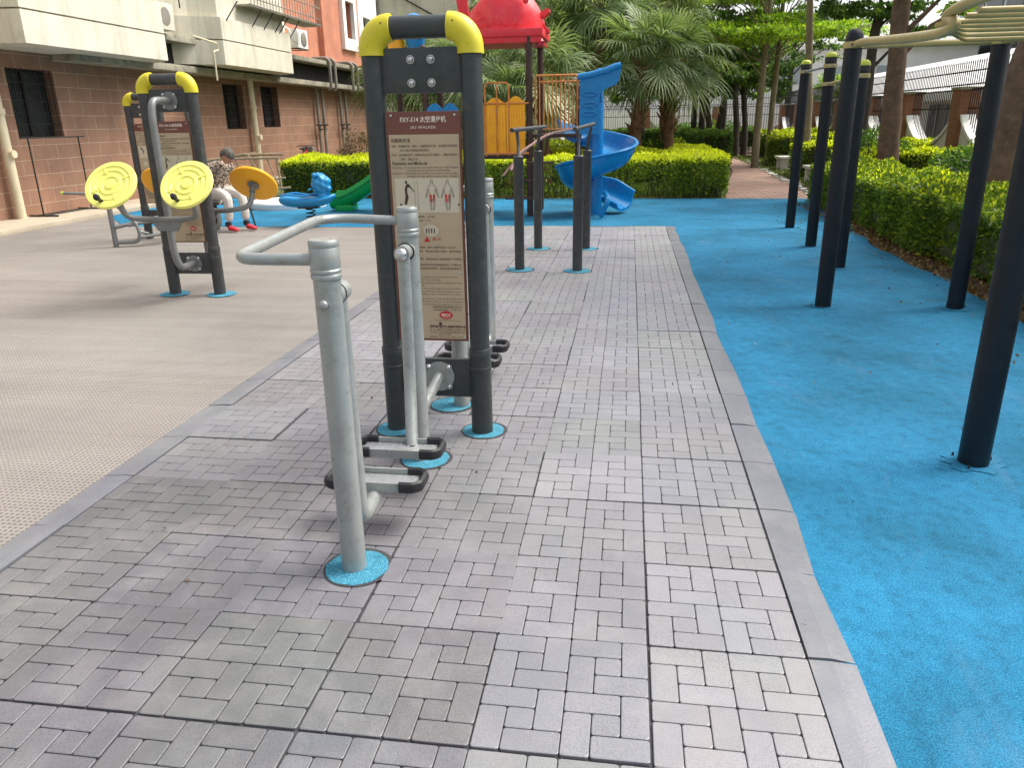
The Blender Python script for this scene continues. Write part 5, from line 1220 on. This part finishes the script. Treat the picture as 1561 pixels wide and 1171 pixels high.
def palm(label, x, y, h, nf, L_, seed, lean=(0, 0), stalk=.9):
    r = random.Random(seed); t = thing('fan_palm', label, 'palm tree', (x, y, 0), 0, 'fan palms behind the playground')
    tk = MB(); n = 14; tk.tube([(lean[0] * (i / n) ** 2, lean[1] * (i / n), -.05 + h * i / n) for i in range(n + 1)], [.17 + .02 * (i % 2) - .03 * i / n for i in range(n + 1)], 14)
    for i in range(46):
        a = r.uniform(0, 2 * PI); z = h * (.35 + .65 * r.random()); p = Vector((lean[0] * (z / h) ** 2 + .16 * math.cos(a), lean[1] * z / h + .16 * math.sin(a), z))
        tk.tube([p, p + Vector((.12 * math.cos(a), .12 * math.sin(a), .16)), p + Vector((.20 * math.cos(a), .20 * math.sin(a), .22))], [.035, .025, .008], 5)
    tk.build('trunk', M['bark_red'] if 'bark_red' in M else M['bark'], t)
    V = []; F = []; T = []; ST_ = MB(); top = Vector((lean[0], lean[1], h))
    for i in range(nf):
        az = i * 2.399963 + r.uniform(-.2, .2); el = R(78 - 113 * (i / nf) + r.uniform(-8, 8)); sl_ = stalk * r.uniform(.8, 1.2)
        d = Vector((math.cos(az) * math.cos(el), math.sin(az) * math.cos(el), math.sin(el)))
        mid = top + d * sl_ * .6; end = top + d * sl_ + Vector((0, 0, -.10 * sl_)) 
        ST_.tube([top - Vector((0, 0, .1)), mid, end], [.018, .013, .010], 5)
        dd = (end - mid).normalized(); dd = (dd + Vector((0, 0, -.25))).normalized()
        s_ = dd.cross(Vector((0, 0, 1))); s_ = s_.normalized() if s_.length > .05 else Vector((1, 0, 0)); n_ = s_.cross(dd).normalized()
        if n_.z < 0: n_ = -n_; s_ = -s_
        ro_ = r.uniform(-.5, .5); s2 = s_ * math.cos(ro_) + n_ * math.sin(ro_); n2 = n_ * math.cos(ro_) - s_ * math.sin(ro_)
        v, f = fan_pts(r, L_ * r.uniform(.85, 1.15)); o = len(V); tipv = r.random() * .9 if r.random() < .5 else 0
        dr = Vector((0, 0, -1))
        for p in v:
            q = end + dd * p[0] + s2 * p[1] + n2 * max(p[2], 0) * 1.0; q += dr * max(0, -p[2]); V.append(tuple(q))
        F += [tuple(a + o for a in ff) for ff in f]; T += [tipv * r.uniform(.2, 1)] * len(f)
    ST_.build('stalks', M['leaf_stalk'], t)
    me = bpy.data.meshes.new('fronds'); me.from_pydata(V, [], F); me.materials.append(M['leaf_palm']); at = me.attributes.new('tip', 'FLOAT', 'FACE'); at.data.foreach_set('value', T); link('fronds', me, t, smooth=False); return t
M['bark_red'] = plain('red_brown_palm_trunk', (.20, .10, .06), .95, 0, .35, 8, .9, 30, dirt=(.30, .20, .12), dirt_amt=.6)
M['leaf_stalk'] = plain('palm_stalk', (.14, .17, .05), .6, 0, .2, 4)
PL = [('fan palm with reddish trunk just right of the spiral slide hood', .0, 20.2, 3.0, 30, .95), ('tall fan palm right of the slide, at the right end of the palms', .95, 21.2, 3.1, 34, 1.0),
      ('fan palm directly behind the red fish roof post', -2.3, 18.6, 2.6, 32, .95), ('fan palm seen through the frame left of the fish roof', -4.6, 19.4, 2.7, 34, .95),
      ('fan palm behind the blue waved panels', -6.4, 21.5, 3.0, 34, 1.0), ('tall fan palm whose crown rises above the spiral slide', -1.2, 22.6, 4.6, 36, 1.05),
      ('tall fan palm behind the red fish roof', -3.4, 23.0, 4.8, 36, 1.05), ('tallest fan palm behind the yellow elbows', -4.7, 25.8, 4.6, 34, 1.05), ('tall fan palm towards the bright tree canopy', 1.0, 24.8, 4.4, 34, 1.0),
      ('low fan palm between the yellow panels and the brown posts', -3.1, 17.6, 1.9, 26, .8)]
for i, (lb, x, y, h, nf, L_) in enumerate(PL): palm(lb, x, y, h, nf, L_, 100 + i, (rnd.uniform(-.3, .3), rnd.uniform(-.2, .2)))

# ------------------------------------------------------------------ broadleaf trees
def tree(label, x, y, trunk, clumps, n, size, mat, bark, seed, group=None, tipf=.15, flat=1.0, twigs=True):
    """trunk: (dx, dy, z, r) points; clumps: (dx, dy, z, rx, ry, rz) ellipsoids of leaves"""
    r = np.random.default_rng(seed); q = random.Random(seed); t = thing('tree', label, 'tree', (x, y, 0), 0, group)
    b = MB(); pts = [Vector(p[:3]) for p in trunk]; rr_ = [p[3] for p in trunk]
    P_ = []; R_ = []
    for i in range(len(pts) - 1):
        for k in range(5):
            u = k / 5; P_.append(pts[i].lerp(pts[i + 1], u) + Vector((q.uniform(-.02, .02), q.uniform(-.02, .02), 0)) * (3 * rr_[i])); R_.append((rr_[i] * (1 - u) + rr_[i + 1] * u) * q.uniform(.96, 1.05))
    P_.append(pts[-1]); R_.append(rr_[-1]); b.tube(P_, R_, 14); b.build('trunk', M[bark], t, sharp=80)
    lm = MB()
    for (cx, cy, cz, rx, ry, rz_) in clumps:
        zs = [p for p in P_ if p.z < cz - .1] or [P_[0]]; s = zs[int(len(zs) * q.uniform(.72, .999))] if len(zs) > 1 else zs[0]
        e = Vector((cx, cy, cz)); mid = s.lerp(e, .5) + Vector((q.uniform(-.15, .15), q.uniform(-.15, .15), .12)); r0 = max(.02, R_[-1] * .5)
        lm.tube([s, s.lerp(mid, .5), mid, mid.lerp(e, .6), e], [r0, r0 * .8, r0 * .6, r0 * .4, .008], 7)
        for k in range(6):
            a = q.uniform(0, 2 * PI); ee = e + Vector((rx * .8 * math.cos(a), ry * .8 * math.sin(a), q.uniform(-.3, .5) * rz_)); lm.tube([mid.lerp(e, q.uniform(.2, .9)), e.lerp(ee, .5) + Vector((0, 0, .04)), ee], [r0 * .35, .010, .004], 5)
    lm.build('limbs', M[bark], t, sharp=80)
    vol = np.array([c[3] * c[4] for c in clumps]); cnt = (n * vol / vol.sum()).astype(int); PP = []; NN = []; TT = []
    for c, m_ in zip(clumps, cnt):
        k = max(3, m_ // 70); cc = r.normal(0, 1, (k, 3)); cc /= np.linalg.norm(cc, axis=1)[:, None]; cc *= (r.uniform(.25, 1, k) ** .6)[:, None]       # sprays inside the clump
        idx = r.integers(0, k, m_); u = cc[idx] + r.normal(0, .16, (m_, 3)) * np.array([1, 1, .6 * flat])
        PP.append(u * np.array(c[3:6]) + np.array(c[:3])); NN.append(u / (np.linalg.norm(u, axis=1)[:, None] + 1e-6) * .6 + np.array([0, 0, .15])); TT.append(np.where(r.uniform(0, 1, m_) < tipf, r.uniform(.3, 1, m_), 0))
    me = leaf_mesh(np.concatenate(PP), np.concatenate(NN), size, np.concatenate(TT), seed); me.materials.append(M[mat]); link('crown', me, t, smooth=False); return t
G1 = 'garden trees'
def cl(seed, n, c, spread, rr_):
    q = random.Random(seed); return [(c[0] + q.uniform(-1, 1) * spread[0], c[1] + q.uniform(-1, 1) * spread[1], c[2] + q.uniform(-1, 1) * spread[2], rr_[0] * q.uniform(.7, 1.2), rr_[0] * q.uniform(.7, 1.2), rr_[1] * q.uniform(.7, 1.2)) for _ in range(n)]
tree('leaning tree with thick orange-brown trunk behind the hedge at the right edge', 4.28, 8.1, [(0, 0, -.1, .36), (.02, .05, .5, .27), (.05, .1, 1.4, .24), (.22, .1, 2.3, .22), (.5, .15, 3.2, .24), (.9, .2, 5.2, .17)], cl(1, 12, (1.2, 0, 6.2), (2.4, 3, .8), (1.3, .5)), 15000, .15, 'leaf_dark', 'bark', 61, G1)
tree('straight brown tree trunk rising out of frame beyond the near hedge', 5.42, 16, [(0, 0, -.1, .26), (-.05, 0, 1.5, .20), (-.15, 0, 3.5, .17), (-.2, 0, 5.5, .13)], cl(2, 12, (-.2, 0, 6.0), (2.4, 2.5, .7), (1.2, .4)) + [(.7, -.4, 4.05, .7, .6, .22), (1.2, .2, 3.75, .6, .6, .2)], 14000, .13, 'leaf_bright', 'bark', 62, G1)
tree('forked dark tree just behind the tallest ladder post', 5.85, 20, [(0, 0, -.1, .17), (.02, 0, 1.5, .14), (.05, 0, 3.5, .12), (.1, 0, 4.2, .10)], [(-1.2, 0, 5.0, .9, .9, .4), (1.2, 0, 4.9, .9, .8, .35), (.2, .5, 5.6, 1, 1, .4), (.5, -.3, 4.0, .8, .7, .2), (1.1, .2, 3.5, .6, .6, .15), (-.7, .2, 4.2, .7, .7, .2)], 9000, .12, 'leaf_dark', 'bark_dark', 63, G1)
tree('slender tree with thin straight trunk beside the first pull-up post', 5.0, 22, [(0, 0, -.1, .12), (-.1, 0, 2, .10), (-.35, 0, 4.6, .09), (-.4, 0, 6, .07)], cl(4, 9, (-.4, 0, 6.2), (2.2, 2, .5), (1.1, .35)), 8000, .13, 'leaf_bright', 'bark_pale', 64, G1)
def tiers(seed, zz, R0, n):
    q = random.Random(seed); out = []
    for z, Rr in zip(zz, R0):
        for k in range(n): a = k * 2 * PI / n + q.uniform(-.3, .3); d = Rr * q.uniform(.35, .95); out.append((d * math.cos(a), d * math.sin(a), z + q.uniform(-.10, .14) + .10 * d / Rr, Rr * .50, Rr * .50, .20))
    return out
tree('pale slim tree with bright flat layered canopy in the middle of the garden', 4.15, 26, [(0, 0, -.1, .13), (0, 0, 2, .11), (.05, 0, 4.2, .09), (.05, 0, 7.5, .05)], tiers(5, (4.15, 5.4, 6.6), (2.9, 2.3, 1.6), 11), 20000, .13, 'leaf_bright', 'bark_pale', 65, G1, tipf=.4, flat=.6)
tree('second pale slim tree with layered canopy right beside the first', 4.9, 28, [(0, 0, -.1, .12), (0, 0, 2, .10), (.05, 0, 4.2, .08), (.05, 0, 7, .05)], tiers(6, (4.4, 5.8), (2.7, 2.0), 10), 13000, .13, 'leaf_bright', 'bark_pale', 66, G1, tipf=.3, flat=.6)
tree('dark tree with lower layered canopy hanging over the maze hedge', 2.6, 29.5, [(0, 0, -.1, .15), (0, 0, 2, .12), (.1, 0, 5, .09)], tiers(7, (3.6, 4.7, 5.7), (2.4, 2.8, 1.8), 8), 11000, .15, 'leaf_dark', 'bark_dark', 67, G1, flat=.6)
for i, (x, y) in enumerate([(2.75, 35), (3.25, 33.6), (3.75, 34.4), (4.05, 35.6), (4.45, 33.8), (4.95, 34.8)]):
    lbs = ['first dark distant trunk from the left under the canopy', 'second distant dark trunk from the left, slightly bent', 'third distant dark trunk from the left', 'fourth distant dark trunk from the left, close to its neighbour', 'fifth distant dark trunk from the left', 'rightmost of the distant dark trunks beside the pale slim tree']
    q = random.Random(70 + i); z0 = q.uniform(-.25, .25)
    tree(lbs[i], x, y, [(0, 0, -.1, .16), (q.uniform(-.08, .08), 0, 1.3, .13), (q.uniform(-.2, .2), 0, 2.6, .11), (q.uniform(-.3, .3), 0, 4.6, .07)], [(q.uniform(-1, 1), q.uniform(-.8, .8), q.uniform(2.5, 3.0), .7, .7, .25)] + cl(80 + i, 7, (0, 0, 4.2), (1.2, 1.2, 1.0), (.9, .45)), 5200, .15, 'leaf_dark', 'bark_dark', 70 + i, 'distant dark tree trunks')
for i, (x, y, h, lb) in enumerate([(-4.4, 33, 8.5, 'tall dark tree rising behind the fish roof'), (-1.5, 31, 8.0, 'dense dark tree behind the palms above the spiral slide'), (.4, 37, 8.5, 'dense dark tree between the palms and the layered tree'), (8.9, 47, 8, 'distant tree beyond the fence corner')]):
    tree(lb, x, y, [(0, 0, -.1, .22), (0, 0, 2.5, .17), (.1, 0, h * .7, .10)], cl(90 + i, 16, (0, 0, h * .62), (2.2, 2.0, h * .26), (1.25, .8)), 12000, .20, 'leaf_dark', 'bark_dark', 90 + i, 'dark trees behind the palms')
tree('small sunlit tree between the first two pull-up posts far behind', 8.8, 36, [(0, 0, -.1, .10), (0, 0, 1.6, .07)], [(0, 0, 2.7, .9, .9, .7), (.4, 0, 2.2, .7, .7, .5)], 3500, .12, 'leaf_bright', 'bark', 99, G1)

scatter('leaf_litter', 120, (2.2, 3.2, .5, 14.5), .032, 'dry', 'a few dry leaves dropped on the blue ground beside the near hedge', 56, .15, -.004)
scatter('leaf_litter', 90, (-2.6, 3.1, -.8, 14.0), .022, 'dry', 'scattered leaf crumbs on the grey paving and blue ground', 57, .15, .004)

BK = thing('bicycle', 'parked dark bicycle by the block wall behind the leafy hedge', 'bicycle', (-10.3, 21.9, 0), R(100))
for s_ in (-1, 1):
    b = MB(); b.tube([(s_ * .52 + .33 * math.cos(a), 0, .34 + .33 * math.sin(a)) for a in [i * PI / 14 for i in range(28)]], .018, 7, closed=True); wh = b.build('wheel', M['rubber'], BK)
    b = MB()
    for i in range(10): a = i * PI / 5; b.tube([(s_ * .52, 0, .34), (s_ * .52 + .32 * math.cos(a), 0, .34 + .32 * math.sin(a))], .003, 4)
    b.build('spokes', M['metal_plain'], wh)
b = MB()
for p, q in (((-.52, 0, .34), (-.05, 0, .32)), ((-.05, 0, .32), (-.18, 0, .82)), ((-.18, 0, .82), (-.52, 0, .34)), ((-.05, 0, .32), (.36, 0, .74)), ((-.17, 0, .76), (.34, 0, .84)), ((.34, 0, .92), (.52, 0, .34))): b.tube([p, q], .016, 8)
b.build('frame', M['red'], BK)
b = MB(); b.tube([(-.18, 0, .80), (-.21, 0, .90)], .012, 6); b.box((-.22, 0, .92), (.26, .14, .05), bev=.02); b.build('saddle', M['rubber'], BK)
b = MB(); b.tube(fillet([(.22, -.28, .98), (.34, -.22, 1.0), (.34, .22, 1.0), (.22, .28, .98)], .06, 4), .014, 8); b.tube([(.34, 0, .84), (.34, 0, 1.0)], .013, 6); b.build('handlebar', M['bar_black'], BK)
b = MB(); b.box((.62, 0, .85), (.28, .32, .24), bev=.02); b.build('basket', M['pipe_grey'], BK)
